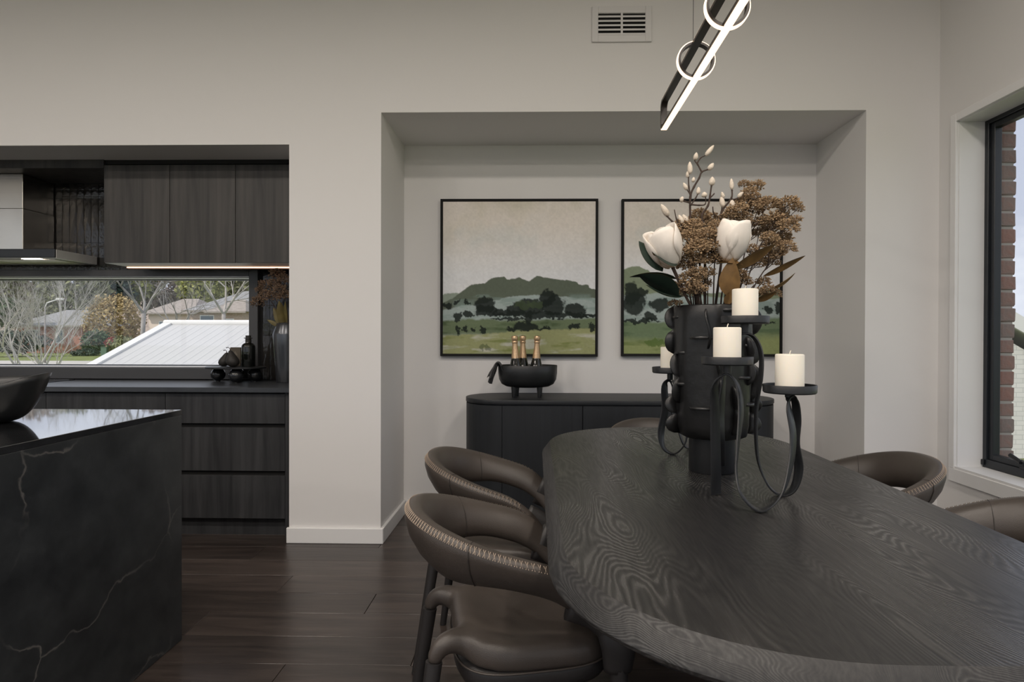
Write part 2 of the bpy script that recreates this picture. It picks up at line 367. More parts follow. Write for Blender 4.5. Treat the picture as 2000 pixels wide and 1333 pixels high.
# front wall (behind the viewpoint) with a wide glazed opening
wf = MB(); GX0, GX1, GZ1 = -5.7, 2.0, 3.0
wf.box(XL, GX0, YF-.15, YF, 0, ZC); wf.box(GX1, XR, YF-.15, YF, 0, ZC); wf.box(GX0, GX1, YF-.15, YF, GZ1, ZC)
struct(wf.build('wall_front', 'wall_paint'), 'pale wall with wide glass doors')
struct(MB().box(XL-.2, XO, YF-.2, YK+.25, ZC, ZC+.15).build('ceiling', 'ceiling_paint'), 'white ceiling')
floor = struct(MB().box(XL-.2, XO, YF-.2, YK+.25, -.15, -.012).build('floor', 'matte_black'), 'dark timber plank floor')
# planks: rows run along x, each plank an object
fixed = {0: -.918, 1: -.456, 2: -1.418, 3: -.744, 4: -1.22, 5: -2.6, 6: -1.54}      # joints seen in the photo, by row from y=2.0
PW = .2035; y_base = 2.402 - 2*PW; LENP = 2.1
row = -27
while True:
    y0 = y_base + row*PW
    if y0 > YK - .02: break
    y1 = min(y0 + PW, YK)
    if y1 > YF + .02:
        y0c = max(y0, YF)
        j = fixed.get(row, RNG.uniform(-2, 0)); xs = [j]
        while xs[0] > XL: xs.insert(0, xs[0] - LENP)
        while xs[-1] < XR: xs.append(xs[-1] + LENP)
        for a, b_ in zip(xs[:-1], xs[1:]):
            a = max(a, XL); b_ = min(b_, XR)
            if b_ - a < .03: continue
            MB().bbox(a+.001, b_-.001, y0c+.001, y1-.001, -.012, 0, .0011).build('plank', 'floor_wood', floor, recalc=False)
    row += 1
# baseboards
def base_run(name, x0, x1, y0, y1, label):
    struct(MB().bbox(x0, x1, y0, y1, 0, .09, .003).build(name, 'trim_paint'), label)
base_run('baseboard_pier', X_PL-.010, X_PR+.018, YW-.018, YW, 'white skirting along the foot of the pier')
base_run('baseboard_niche_left', X_PR, X_PR+.018, YW, YB, 'white skirting on the side of the niche')
base_run('baseboard_niche_back', X_PR+.018, X_NR-.018, YB-.018, YB, 'white skirting at the back of the niche')
base_run('baseboard_niche_right', X_NR-.018, X_NR, YW, YB, 'white skirting on the far side of the niche')
base_run('baseboard_corner', X_NR-.018, XR, YW-.018, YW, 'white skirting on the wall beside the window')
base_run('baseboard_right', XR-.018, XR, YF, YW-.018, 'white skirting below the dining window')

# ------------------------------------------------------------------ dining window (right wall)
w2 = thing('window_1', None, None, (0, 0, 0)); struct(w2, 'tall black framed dining window with white architrave')
a = MB(); t = .042; d = .018
def frame_yz(mb, y0, y1, z0, z1, x0, x1, wd, bv=.002):
    mb.bbox(x0, x1, y0, y0+wd, z0, z1, bv); mb.bbox(x0, x1, y1-wd, y1, z0, z1, bv)
    mb.bbox(x0, x1, y0+wd, y1-wd, z0, z0+wd, bv); mb.bbox(x0, x1, y0+wd, y1-wd, z1-wd, z1, bv); return mb
g = MB(); g.bbox(XR-d, XR, WY0-t, WY0, WZ0, WZ1+t, .002); g.bbox(XR-d, XR, WY1, WY1+t, WZ0, WZ1+t, .002); g.bbox(XR-d, XR, WY0, WY1, WZ1, WZ1+t, .002); g.build('architrave', 'trim_paint', w2)
MB().bbox(XR-d, XR, WY0-t, WY1+t, WZ0-.072, WZ0-.001, .002).build('apron', 'trim_paint', w2)
lin = MB(); XF = XR + .135
lin.box(XR-.001, XF, WY1-.004, WY1+.001, WZ0, WZ1); lin.box(XR-.001, XF, WY0-.001, WY0+.004, WZ0, WZ1)
lin.box(XR-.001, XF, WY0, WY1, WZ1-.004, WZ1+.001); lin.box(XR-.012, XF, WY0, WY1, WZ0-.001, WZ0+.012)
lin.build('reveal_lining', 'trim_paint', w2)
fy0, fy1, fz0, fz1 = WY0-.02, WY1+.015, WZ0+.012, WZ1+.02
fr_ = frame_yz(MB(), fy0, fy1, fz0, fz1, XF, XF+.035, .045); frame_yz(fr_, fy0+.012, fy1-.012, fz0+.012, fz1-.012, XF+.035, XF+.062, .048)
fr_.build('window_frame', 'frame_black', w2)
MID = 1.35
fr2 = MB(); fr2.bbox(XF, XF+.06, MID-.03, MID+.03, fz0+.04, fz1-.04, .002); fr2.build('mullion', 'frame_black', w2)
sash = frame_yz(MB(), MID+.03, fy1-.045, fz0+.045, fz1-.045, XF+.012, XF+.05, .030); sash.build('sash', 'frame_black', w2)
MB().box(XF+.030, XF+.036, MID+.05, fy1-.07, fz0+.07, fz1-.07).build('pane', 'pane_glass', w2)
MB().box(XF+.030, XF+.036, fy0+.045, MID-.03, fz0+.045, fz1-.045).build('pane', 'pane_glass', w2)
hy = 3.04; wd = MB()
wd.bbox(XF-.012, XF+.012, hy-.03, hy+.03, fz0+.046, fz0+.062, .003); wd.tube([(XF-.004, hy, fz0+.06), (XF-.012, hy, fz0+.085), (XF-.016, hy+.01, fz0+.09)], .008, 8)
wd.tube([(XF-.02, hy+.005, fz0+.082), (XF-.02, hy+.075, fz0+.105)], .011, 8)
wd.build('winder_handle', 'black_metal', w2, auto=40)
MB().bbox(XF-.012, XF, WY1-.024, WY1-.004, fz0+.012, fz0+.042, .003).build('corner_stay', 'black_metal', w2)
# outer brick leaf beside the opening, brick by brick
bw = struct(MB().box(XO+.075, XO+.165, WY1+.004, YK+.6, -1.6, 3.2).build('wall_brick', 'brick_mortar'), 'outer clinker brick leaf seen through the dining window')
z = .30; i = 0; bmesh_b = []
for q in range(4):
    mbk = MB(); mbk.bbox(-.052, .052, -.115, .115, -.038, .038, .006)
    mbk.v = [(x + RNG.uniform(-.003, .003), y + RNG.uniform(-.003, .003), z_ + RNG.uniform(-.003, .003)) for x, y, z_ in mbk.v]
    bmesh_b.append(mbk.mesh('brick', 'brick_clay'))
while z < 2.6:
    for k in range(3):
        o = link('brick', bmesh_b[(i+k) % 4], bw); o.location = (XO+.125 + RNG.uniform(-.004, .004), WY1-.001+.115+k*.24 + (.12 if i % 2 else 0) + RNG.uniform(-.003, .003), z)
    if i % 2:
        o = link('brick', bmesh_b[i % 4], bw); o.scale = (1, .47, 1); o.location = (XO+.125, WY1-.001+.056, z)
    z += .086; i += 1
# brick leaf over and under the opening, to close the outside
struct(MB().box(XO+.075, XO+.165, WY0-2.5, WY1+.004, 2.47, 3.2).build('wall_brick_head', 'brick_clay'), 'outer brick above the dining window')
struct(MB().box(XO+.075, XO+.165, WY0-2.5, WY1+.004, -1.6, WZ0-.05).build('wall_brick_sill', 'brick_clay'), 'outer brick below the dining window')

# ------------------------------------------------------------------ kitchen window
w1 = thing('window_2', None, None); struct(w1, 'long low kitchen splashback window')
def frame_xz(mb, x0, x1, z0, z1, y0, y1, wl, wr_, wbm, wt, bv=.002):
    mb.bbox(x0, x0+wl, y0, y1, z0, z1, bv); mb.bbox(x1-wr_, x1, y0, y1, z0, z1, bv)
    mb.bbox(x0+wl, x1-wr_, y0, y1, z0, z0+wbm, bv); mb.bbox(x0+wl, x1-wr_, y0, y1, z1-wt, z1, bv); return mb
frame_xz(MB(), KX0-.06, KX1+.062, .905, KZ1+.045, YK-.035, YK+.02, .06, .062, .078, .045).build('surround', 'surround_dark', w1)
rl = MB(); rl.box(KX0, KX1, YK+.02, YK+.24, KZ1-.004, KZ1); rl.box(KX0, KX1, YK+.02, YK+.24, KZ0, KZ0+.004); rl.build('reveal', 'trim_paint', w1)
frame_xz(MB(), KX0, KX1, KZ0, KZ1, YK+.16, YK+.20, .018, .010, .010, .010).build('window_frame', 'frame_black', w1)
MB().box(KX0+.015, KX1-.008, YK+.178, YK+.184, KZ0+.008, KZ1-.008).build('pane', 'pane_glass', w1)
# splashback tiles, each its own object
tm = []
for q in range(5):
    g = MB(); n_ = 4
    tw, th = .0485, .307
    pts = []
    for iz in range(n_+3):
        for ix in range(3):
            pts.append((-tw/2 + tw*ix/2, -.006 + RNG.uniform(-.0012, .0012) + (.003 if ix != 1 or iz in (0, n_+2) else 0), -th/2 + th*iz/(n_+2)))
    fs = [(a_*3+b_, a_*3+b_+1, a_*3+b_+4, a_*3+b_+3) for a_ in range(n_+2) for b_ in range(2)]
    g.add(pts, fs); tm.append(g.mesh('tile', 'tile_black', smooth=True))
def tiles(x0, x1, rows):
    rows = [((a_+b_)/2, (b_-a_)/.309) for a_, b_ in rows]
    k = 0; x = x1 - .026
    while x > x0:
        for zc, zs in rows:
            o = link('tile', tm[int(RNG.randint(5))], wall_kitchen); o.location = (x, YK - .001 + RNG.uniform(-.0008, .0008), zc); o.scale = (1, 1, zs); o.rotation_euler = (RNG.uniform(-.006, .006), 0, RNG.uniform(-.02, .02))
        x -= .0515
tiles(-4.2, -2.70, ((1.665, 1.855), (1.855, 2.165), (2.165, 2.265))); tiles(KX1+.062, X_PL, ((.902, 1.21), (1.21, 1.52), (1.52, 1.66)))

# ------------------------------------------------------------------ unseen glazed doors behind the viewpoint, enlarged to let in more daylight
w3 = thing('window_3', None, None); struct(w3, 'wide unseen glass sliding doors, enlarged for daylight')
n_p = 4; pw_ = (GX1-GX0)/n_p
frame_xz(MB(), GX0, GX1, .0, GZ1, YF-.12, YF-.04, .05, .05, .04, .05).build('window_frame', 'frame_black', w3)
for k in range(n_p):
    x0 = GX0 + k*pw_
    if k: MB().bbox(x0-.03, x0+.03, YF-.11, YF-.05, .04, GZ1-.05, .002).build('stile', 'frame_black', w3)
    MB().box(x0+.03, x0+pw_-.03, YF-.083, YF-.077, .04, GZ1-.05).build('pane', 'pane_glass', w3)

w4 = thing('added_window_4', None, None); struct(w4, 'tall unseen side glazing added for more daylight')  # unseen side window, added to bring more daylight into the room
frame_yz(MB(), LY0, LY1, 0, LZ1, XL-.12, XL-.04, .05).build('window_frame', 'frame_black', w4)
for k in range(3):
    y0 = LY0 + k*(LY1-LY0)/3
    if k: MB().bbox(XL-.11, XL-.05, y0-.03, y0+.03, .05, LZ1-.05, .002).build('stile', 'frame_black', w4)
    MB().box(XL-.083, XL-.077, y0+.04, y0+(LY1-LY0)/3-.04, .05, LZ1-.05).build('pane', 'pane_glass', w4)
# ------------------------------------------------------------------ unseen ceiling downlights, added above the frame to brighten the room
DL = 3.2
for k, (x, y) in enumerate([(-4.2, -.6), (-2.4, -.6), (-.6, -.6), (1.2, -.6), (-4.2, 1.0), (-2.4, 1.0), (-.6, 1.0), (1.2, 1.0), (-3.3, -2.3), (-1.0, -2.3), (1.2, -2.3)]):
    t = thing('added_downlight', 'added round white flush ceiling light, unseen, brightening the room', 'ceiling light', (x, y, ZC), 0, 'added flush ceiling lights')
    g = MB(); g.lathe([(.172, -.001), (.172, -.010), (.160, -.014), (.156, -.003)], 40, caps=False); g.build('trim_ring', 'fill_downlight_trim', t, True)
    g = MB(); g.lathe([(.0, -.005), (.156, -.005)], 40, caps=False); g.build('lens', 'led_down_fill', t)
    ld = bpy.data.lights.new('fill_downlight', 'AREA'); ld.shape = 'DISK'; ld.size = .30; ld.energy = 18.0; ld.color = (1., .905, .81)
    lo = bpy.data.objects.new('added_downlight_lamp', ld); COL.objects.link(lo); lo.parent = t; lo.location = (0, 0, -.012)

# ------------------------------------------------------------------ kitchen joinery
YO = 3.78; ZO0, ZO1 = 1.664, 2.292
xs_o = [-2.743, -2.320, -1.900, -1.478]
olab = ['dark oak overhead cabinet next to the tiled hood recess', 'dark oak overhead cabinet between its two neighbours', 'dark oak overhead cabinet against the pale pier']
for k in range(3):
    x0, x1 = xs_o[k], xs_o[k+1]
    t = thing('overhead_cabinet', olab[k], 'cabinet', ((x0+x1)/2, YO, ZO0), 0, 'overhead kitchen cabinets'); hw = (x1-x0)/2
    MB().box(-hw, hw, .021, YK-YO-.015, .012, ZO1-ZO0).build('body', 'matte_black', t)
    MB().bbox(-hw+.0015, hw-.0015, 0, .019, .006, ZO1-ZO0-.004, .001).build('door', 'cabinet_wood', t)
    MB().box(-hw, hw, .012, .205, .004, .0115).build('bottom_panel', 'trim_paint', t)
    MB().bbox(-hw, hw, .2245, .236, -.012, .0115, .001).build('light_channel', 'led_housing', t)
    MB().box(-hw, hw, .215, .224, -.0035, .003).build('light_strip', 'led_strip', t)
bh = MB(); bh.box(xs_o[3], X_PL, YO+.02, YK-.015, ZO0, Z_K); bh.box(xs_o[0], X_PL, YO+.012, YK-.015, ZO1+.004, Z_K)
struct(bh.build('trim_1', 'matte_black'), 'black shadow filler above the overhead cabinets')
struct(MB().box(-4.9, xs_o[0]-.001, YO, YK-.015, ZO1-.022, Z_K).build('trim_2', 'cabinet_wood'), 'dark oak bulkhead over the hood recess')
# range hood
t = thing('range_hood', 'brushed steel range hood with flat canopy and square flue', 'range hood', (-3.54, YK, 1.70))
HR = .475
MB().bbox(-HR, HR, -.385, -.372, .004, .058, .002).build('canopy_front', 'frame_black', t)
MB().bbox(-HR, HR, -.372, -.012, .0, .056, .002).build('canopy', 'steel_satin', t)
for k in range(2): MB().bbox(-HR+.04+k*.45, -HR+.46+k*.45, -.33, -.05, -.006, .001, .002).build('filter', 'steel_filter', t)
for x in (-.3, .3): MB().bbox(x-.06, x+.06, -.365, -.338, -.004, -.0005, .001).build('hood_lamp', 'led_hood', t)
MB().bbox(-.17, .17, -.27, -.012, .056, .34, .002).build('flue', 'steel', t); MB().bbox(-.167, .167, -.267, -.012, .3405, ZO1-.024-1.70, .002).build('flue', 'steel', t)
# base drawers
YD = 3.575
xd = [-4.45, -3.70, -2.95, -2.222, -1.497]
dlab = ['dark oak drawer unit furthest from the pale pier', 'dark oak drawer unit under the cooktop', 'dark oak drawer unit behind the island corner', 'dark oak drawer unit against the pale pier']
for k in range(4):
    x0, x1 = xd[k], xd[k+1]
    t = thing('drawer_unit', dlab[k], 'drawers', ((x0+x1)/2, YD, 0), 0, 'kitchen base drawer units'); hw = (x1-x0)/2
    MB().box(-hw, hw, .022, .55, .105, .868).build('body', 'matte_black', t)
    for z0, z1 in ((.113, .370), (.398, .657), (.682, .862)):
        MB().bbox(-hw+.0015, hw-.0015, 0, .020, z0, z1, .001).build('drawer', 'cabinet_base_wood', t)
    MB().box(-hw, hw, .05, .066, 0, .105).build('kickboard', 'cabinet_base_wood', t)
struct(MB().box(xd[-1]+.001, X_PL, YD, YD+.55, 0, .868).build('trim_3', 'cabinet_base_wood'), 'dark oak end filler of the drawer run')
tag(MB().bbox(-4.5, X_PL, YD-.032, YK-.036, .870, .900, .002).build('worktop', 'bench_stone'), 'dark stone worktop below the long kitchen window', 'worktop')
t = thing('cooktop', 'black glass induction cooktop on the worktop under the hood', 'cooktop', (-3.54, 3.89, .900))
MB().bbox(-.37, .37, -.21, .20, .0003, .006, .002).build('glass', 'cooktop_glass', t)
for x, y in ((-.2, -.09), (-.2, .1), (.2, -.09), (.2, .1)):
    g = MB(); g.lathe([(.082, .0063), (.085, .0063)], 40, (x, y, 0), caps=False); g.build('zone_ring', 'surround_dark', t)

# ------------------------------------------------------------------ island
IX, IY0, IY1, IZ = -1.402, 1.15, 2.362, .915
t = thing('kitchen_island', 'dark veined stone island with polished waterfall top', 'kitchen island', (-2.7, 1.75, 0))
ox, oy = -2.7, 1.75
MB().bbox(-4.0-ox, IX-ox, IY0-oy, IY1-oy, IZ-.0205, IZ, .0012).build('top', 'stone_polished', t)
MB().bbox(IX-.02-ox, IX-ox, IY0-oy, IY1-oy, 0.001, IZ-.021, .0012).build('end_panel', 'stone_dark', t)
MB().box(-4.0-ox, IX-.021-ox, IY0+.03-oy, IY1-.03-oy, .1, IZ-.021).build('body', 'cabinet_base_wood', t)
MB().box(-3.96-ox, IX-.06-ox, IY0+.08-oy, IY1-.08-oy, 0, .1).build('plinth', 'matte_black', t)
# sculptural bowl on the island
t = thing('sculptural_bowl', 'black hand shaped bowl with a rising lip on the island', 'bowl', (-1.868, 2.0, IZ))
N, M = 48, 12; rings = []
def bowl_pt(th, u, off=0.):
    rim = .128 + .034*math.cos(th - R(38)) + .008*math.cos(3*th)
    rr = (.165 + .030*math.cos(2*th) + .012*math.cos(th - R(10)))
    r = rr*(.30 + .70*u**.62) - off; z_ = max(rim*u**1.7, 0) + (off*.9 if u < .9 else 0)
    return (r*math.cos(th), r*math.sin(th)*.92, z_)
prof = [(u/M, 0.) for u in range(M+1)] + [(u/M, .014) for u in range(M, -1, -1)]
g = MB(); g.loft([[bowl_pt(2*PI*k/N, u, o_) for k in range(N)] for u, o_ in prof]); g.build('bowl', 'bowl_black', t, True)

# ------------------------------------------------------------------ things on the kitchen worktop
ZB = .9005
def lathe_part(prof, name, mat_, parent, n=32, c=(0, 0, 0), auto=40, sx=1., sy=1.):
    g = MB(); g.lathe(prof, n, c, sx=sx, sy=sy); return g.build(name, mat_, parent, auto=auto)
SC = at(461, 712, Y=3.97)
t = thing('ball_foot_stand', 'oval black tray standing on four ball feet beside the tall vase', 'stand', (SC.x, 3.97, ZB))
lathe_part([(.0, .091), (.148, .091), (.152, .094), (.152, .100), (.148, .103), (0, .103)], 'tray', 'bowl_black', t, 48, sx=1.28)
for px, y in ((426, 4.0), (461, 3.885), (498, 4.0), (463, 4.07)):
    c_ = at(px, 735, Y=y)
    g = MB(); g.lathe([(.0, .0), (.014, .0), (.014, .005)] + [(max(.046*math.sin(a_), .012), .048 - .044*math.cos(a_)) for a_ in [R(q) for q in range(18, 165, 10)]] + [(.014, .0905), (0, .0905)], 28, (c_.x-SC.x, y-3.97, 0)); g.build('ball_foot', 'glaze_black', t, auto=40)
ZT = ZB + .1035
def pear(px, s, label, lean, dy):
    p = at(px, 711, Y=3.945+dy); t = thing('pear', label, 'ornament', (p.x, 3.945+dy, ZT), 0, 'dark decorative pears')
    prof = [(0, 0), (.018, .001), (.034, .012), (.042, .030), (.040, .048), (.030, .068), (.020, .086), (.014, .100), (.006, .108), (0, .109)]
    g = MB(); g.loft([[(lean*z_*z_*6*s + r*s*math.cos(2*PI*k/20), r*s*math.sin(2*PI*k/20), z_*s) for k in range(20)] for r, z_ in prof]); g.build('fruit', 'pear_dark', t, True)
    lx = lean*.109**2*6*s
    MB().tube([(lx, 0, .104*s), (lx-.002, 0, .118*s), (lx-.012*s, 0, .128*s), (lx-.026*s, 0, .124*s)], [.003, .0022, .002, .003], 6).build('stalk', 'stem_brown', t, auto=60)
pear(437, .85, 'smaller dark pear ornament at the edge of the tray', .35, .03); pear(455, 1.0, 'larger dark pear ornament in front of the kraft box', -.25, -.03)
p = at(464, 711, Y=4.05); t = thing('kraft_box', 'small brown kraft card box behind the pears', 'box', (p.x, 4.05, ZT), R(-8))
MB().bbox(-.038, .038, -.025, .025, 0, .125, .001).build('carton', 'kraft', t)
g = MB(); g.add([(0, -.0256, .05), (.018, -.0256, .075), (0, -.0256, .10), (-.018, -.0256, .075)], [(0, 1, 2, 3)]); g.build('diamond_mark', 'kraft_mark', t)
p = at(485, 712, Y=3.97); t = thing('apothecary_bottle', 'dark glass bottle with flat stopper on the tray', 'bottle', (p.x, 3.97, ZT))
lathe_part([(0, 0), (.040, 0), (.043, .004), (.043, .130), (.040, .142), (.030, .152), (.019, .157), (.018, .160)], 'glass_body', 'bottle_glass', t, 28)
lathe_part([(.0185, .1602), (.0185, .185), (0, .185)], 'neck', 'pear_dark', t, 24)
lathe_part([(0, .1853), (.027, .1853), (.027, .190), (.017, .191), (.017, .204), (.015, .206), (0, .206)], 'stopper', 'pear_dark', t, 24)
p = at(541, 745, Y=3.98); VX, VY = -1.655, 3.97
t = thing('tall_floor_vase', 'tall charcoal glazed vase on the worktop beside the pier', 'vase', (VX, VY, ZB))
lathe_part([(0, 0), (.060, 0), (.063, .004), (.070, .10), (.080, .24), (.086, .315), (.084, .325), (.066, .375), (.058, .392), (.056, .394), (.052, .390), (.055, .37), (.07, .32), (.05, .05), (0, .04)], 'vase_body', 'vase_gloss', t, 40, auto=50)

# ------------------------------------------------------------------ dried-flower builders
def umbel_mesh(name, r, n, mat_, seed):
    rs = np.random.RandomState(seed); g = MB()
    for k in range(n):
        z_ = rs.uniform(-.55, 1); a_ = rs.uniform(0, 2*PI); q = math.sqrt(max(0, 1-z_*z_)); d = Vector((q*math.cos(a_), q*math.sin(a_), z_*.8))
        rr = r*rs.uniform(.55, 1.05); c = d*rr; dd = (d + Vector(rs.uniform(-.5, .5, 3))).normalized(); l_ = r*rs.uniform(.22, .40); wdt = r*rs.uniform(.065, .11)
        s_ = dd.orthogonal().normalized(); u_ = dd.cross(s_)
        g.add([c-dd*l_*.5, c+s_*wdt, c+u_*wdt, c-s_*wdt, c-u_*wdt, c+dd*l_*.5], [(0,2,1),(0,3,2),(0,4,3),(0,1,4),(5,1,2),(5,2,3),(5,3,4),(5,4,1)])
    for k in range(10):
        z_ = rs.uniform(0, 1); a_ = rs.uniform(0, 2*PI); q = math.sqrt(1-z_*z_); d = Vector((q*math.cos(a_), q*math.sin(a_), z_*.8))
        g.tube([(0, 0, -r*.6), d*r*.9], r*.018, 3, caps=False)
    return g.mesh(name, mat_)
UM = [umbel_mesh('floret_head', 1.0, 210, 'umbel', s) for s in range(4)]
UMD = [umbel_mesh('floret_head', 1.0, 130, 'umbel_dark', s+10) for s in range(3)]
def flower_stem(name, label, cat, group, base, heads, bank, stem_r=.0022, mat_s='stem_brown'):
    """one dried stem: heads = [(position, radius)], joined by side twigs to a main stalk that starts at base"""
    base = Vector(base); t = thing(name, label, cat, base, 0, group)
    hs = sorted(heads, key=lambda h: (Vector(h[0])-base).length, reverse=True); tip = Vector(hs[0][0]) - base
    bend = Vector((-tip.x*.18, -tip.y*.18, tip.length*.05))
    pt = lambda u: tip*u + bend*4*u*(1-u)
    g = MB(); g.tube([pt(k/8) for k in range(9)], [stem_r*(1-.5*k/8) for k in range(9)], 5)
    for h, r in hs[1:]:
        h = Vector(h) - base; u = max(.15, min(.8, h.length/tip.length*.72)); q = pt(u); mid = (q+h)/2 + Vector((0, 0, -.008))
        g.tube([q, mid, h], [stem_r*.7, stem_r*.55, stem_r*.4], 4)
    g.build('stalk', mat_s, t, True)
    for k, (h, r) in enumerate(hs):
        o = link('floret_head', random.choice(bank), t); o.location = Vector(h) - base; o.scale = (r, r, r*.85)
        d = (Vector(h) - base); o.rotation_euler = (d.to_track_quat('Z', 'Y').to_euler().x*.7, d.to_track_quat('Z', 'Y').to_euler().y*.7, random.uniform(0, 6))
        o['kind'] = 'stuff'
    return t
def leaf_mb(L_, W_, fold=.25, curl=.2, th=.0008, n=9):
    """an elliptical leaf along +x, upper face slot 0 and lower face slot 1"""
    g = MB(); top = []; 
    for k in range(n+1):
        u = k/n; w_ = W_*math.sin(PI*min(1, u**.85))**.8 if 0 < u < 1 else .0006
        zc = curl*L_*u*u
        for s_ in (-1, -.5, 0, .5, 1): top.append((L_*u, s_*w_, zc + abs(s_)*fold*w_))
    f = []
    for k in range(n):
        for j in range(4): f.append((k*5+j, (k+1)*5+j, (k+1)*5+j+1, k*5+j+1))
    g.cur = 0; g.add(top, f); g.cur = 1; g.add([(x, y, z_-th) for x, y, z_ in top], [tuple(reversed(q)) for q in f]); return g
def place_leaf(parent, pos, dirv, L_, W_, mats, roll=0., fold=.25, curl=.2, name='leaf'):
    o = leaf_mb(L_, W_, fold, curl).build(name, mats, parent, True, recalc=False)
    q = Vector(dirv).to_track_quat('X', 'Z'); o.location = pos; o.rotation_euler = (q.to_matrix() @ Matrix.Rotation(roll, 3, 'X')).to_euler(); return o
# dried stems in the kitchen vase
mouth = Vector((VX, VY, ZB+.385))
kh = [[(505, 590, .034), (517, 575, .03)], [(520, 558, .036), (507, 565, .022)], [(540, 535, .036), (536, 552, .03)], [(556, 546, .036), (548, 565, .034)], [(533, 580, .034), (556, 578, .03)]]
klab = ['dark brown dried hydrangea stem leaning furthest toward the kitchen window', 'dark brown dried hydrangea stem above the lowest leaning heads', 'dark brown dried hydrangea stem that stands tallest in the charcoal vase', 'dark brown dried hydrangea stem nearest the pier edge', 'dark brown dried hydrangea stem low in the middle of the charcoal vase']
for k, hs in enumerate(kh):
    flower_stem('dried_hydrangea', klab[k], 'dried flower', 'dried stems in the kitchen vase', mouth + Vector((RNG.uniform(-.02, .02), RNG.uniform(-.02, .02), -.06)),
                [(at(x, y, Y=VY + RNG.uniform(-.05, .04)), r*1.5) for x, y, r in hs], UMD, .003)
lv = [((548, 612), (-.08, -.15, 1), .175, .040, 'broad olive dried leaf standing upright behind the vase lip'), ((556, 612), (.18, -.2, 1), .175, .036, 'olive dried leaf next to the pier edge'), ((530, 618), (-.5, -.2, .8), .10, .016, 'narrow golden dried leaf arching over the vase lip'), ((520, 616), (-.9, -.2, .5), .10, .014, 'narrow golden dried leaf drooping lowest toward the window'), ((536, 615), (-.35, -.3, 1), .14, .026, 'golden dried leaf between the broad and narrow ones')]
for (px, dv, l_, w_, lab) in lv:
    t = thing('dried_leaf', lab, 'leaf', mouth + Vector(((px[0]-541)*.0011, -.03, -.02)), 0, 'dried leaves in the kitchen vase')
    place_leaf(t, (0, 0, 0), dv, l_, w_, ['dry_leaf', 'dry_leaf'], R(90), .3, .15, 'blade')

# ------------------------------------------------------------------ sideboard in the niche
SX0, SX1, SY0, SY1, SZ = -.446, 1.488, 3.605, 4.09, .826
def stadium(x0, x1, y0, y1, inset=0., n=16):
    r = (y1-y0)/2 - inset; cy_ = (y0+y1)/2; xa = x0 + (y1-y0)/2; xb = x1 - (y1-y0)/2
    return [(xb + r*math.cos(a_), cy_ + r*math.sin(a_)) for a_ in [R(-90 + 180*k/n) for k in range(n+1)]] + [(xa + r*math.cos(a_), cy_ + r*math.sin(a_)) for a_ in [R(90 + 180*k/n) for k in range(n+1)]]
def prism(g, pts, z0, z1, bv=.002):
    cxm = sum(p[0] for p in pts)/len(pts); cym = sum(p[1] for p in pts)/len(pts)
    def sh(p, d):
        v_ = Vector((p[0]-cxm, p[1]-cym)); l_ = v_.length; return (p[0]-v_.x/l_*d, p[1]-v_.y/l_*d)
    a_ = [sh(p, bv) for p in pts]
    g.loft([[(x, y, z0) for x, y in a_], [(x, y, z0+bv) for x, y in pts], [(x, y, z1-bv) for x, y in pts], [(x, y, z1) for x, y in a_]]); return g
sx_, sy_ = (SX0+SX1)/2, (SY0+SY1)/2
t = thing('sideboard', 'long black timber sideboard with rounded ends in the niche', 'sideboard', (sx_, sy_, 0))
off = lambda pts: [(x-sx_, y-sy_) for x, y in pts]
prism(MB(), off(stadium(SX0, SX1, SY0, SY1)), SZ-.026, SZ).build('top', 'sideboard_top_wood', t, auto=40)
prism(MB(), off(stadium(SX0, SX1, SY0, SY1, .022)), .06, SZ-.030).build('body', 'sideboard_wood', t, auto=40)
prism(MB(), off(stadium(SX0, SX1, SY0, SY1, .05)), 0, .06).build('plinth', 'matte_black', t, auto=40)
xe = SX0 + (SY1-SY0)/2; xf = SX1 - (SY1-SY0)/2; dw = (xf-xe)/3
for k in range(3): MB().bbox(xe+k*dw+.002-sx_, xe+(k+1)*dw-.002-sx_, SY0+.003-sy_, SY0+.0215-sy_, .075, SZ-.034, .0015).build('door', 'sideboard_wood', t)
for s_ in (0, 1):
    pts = []
    for k in range(13):
        a_ = R(90 + 180*(k)/24*1.0 + 90) if s_ == 0 else R(-90 + 90*k/12)
        a_ = R(180 + 90*k/12) if s_ == 0 else R(-90 + 90*k/12)
        c_ = (xe if s_ == 0 else xf); r_ = (SY1-SY0)/2 - .004; pts.append((c_ + r_*math.cos(a_) - sx_, sy_ + r_*math.sin(a_) - sy_))
    inn = [(p[0]*1.0 - (.018*math.cos(math.atan2(p[1], p[0]-((xe if s_ == 0 else xf)-sx_)))), p[1] - .018*math.sin(math.atan2(p[1], p[0]-((xe if s_ == 0 else xf)-sx_)))) for p in pts]
    g = MB(); rings = [[(pts[k][0], pts[k][1], .075), (pts[k][0], pts[k][1], SZ-.034), (inn[k][0], inn[k][1], SZ-.034), (inn[k][0], inn[k][1], .075)] for k in range(13)]
    g.loft(rings); g.build('curved_panel', 'sideboard_wood', t, auto=40)
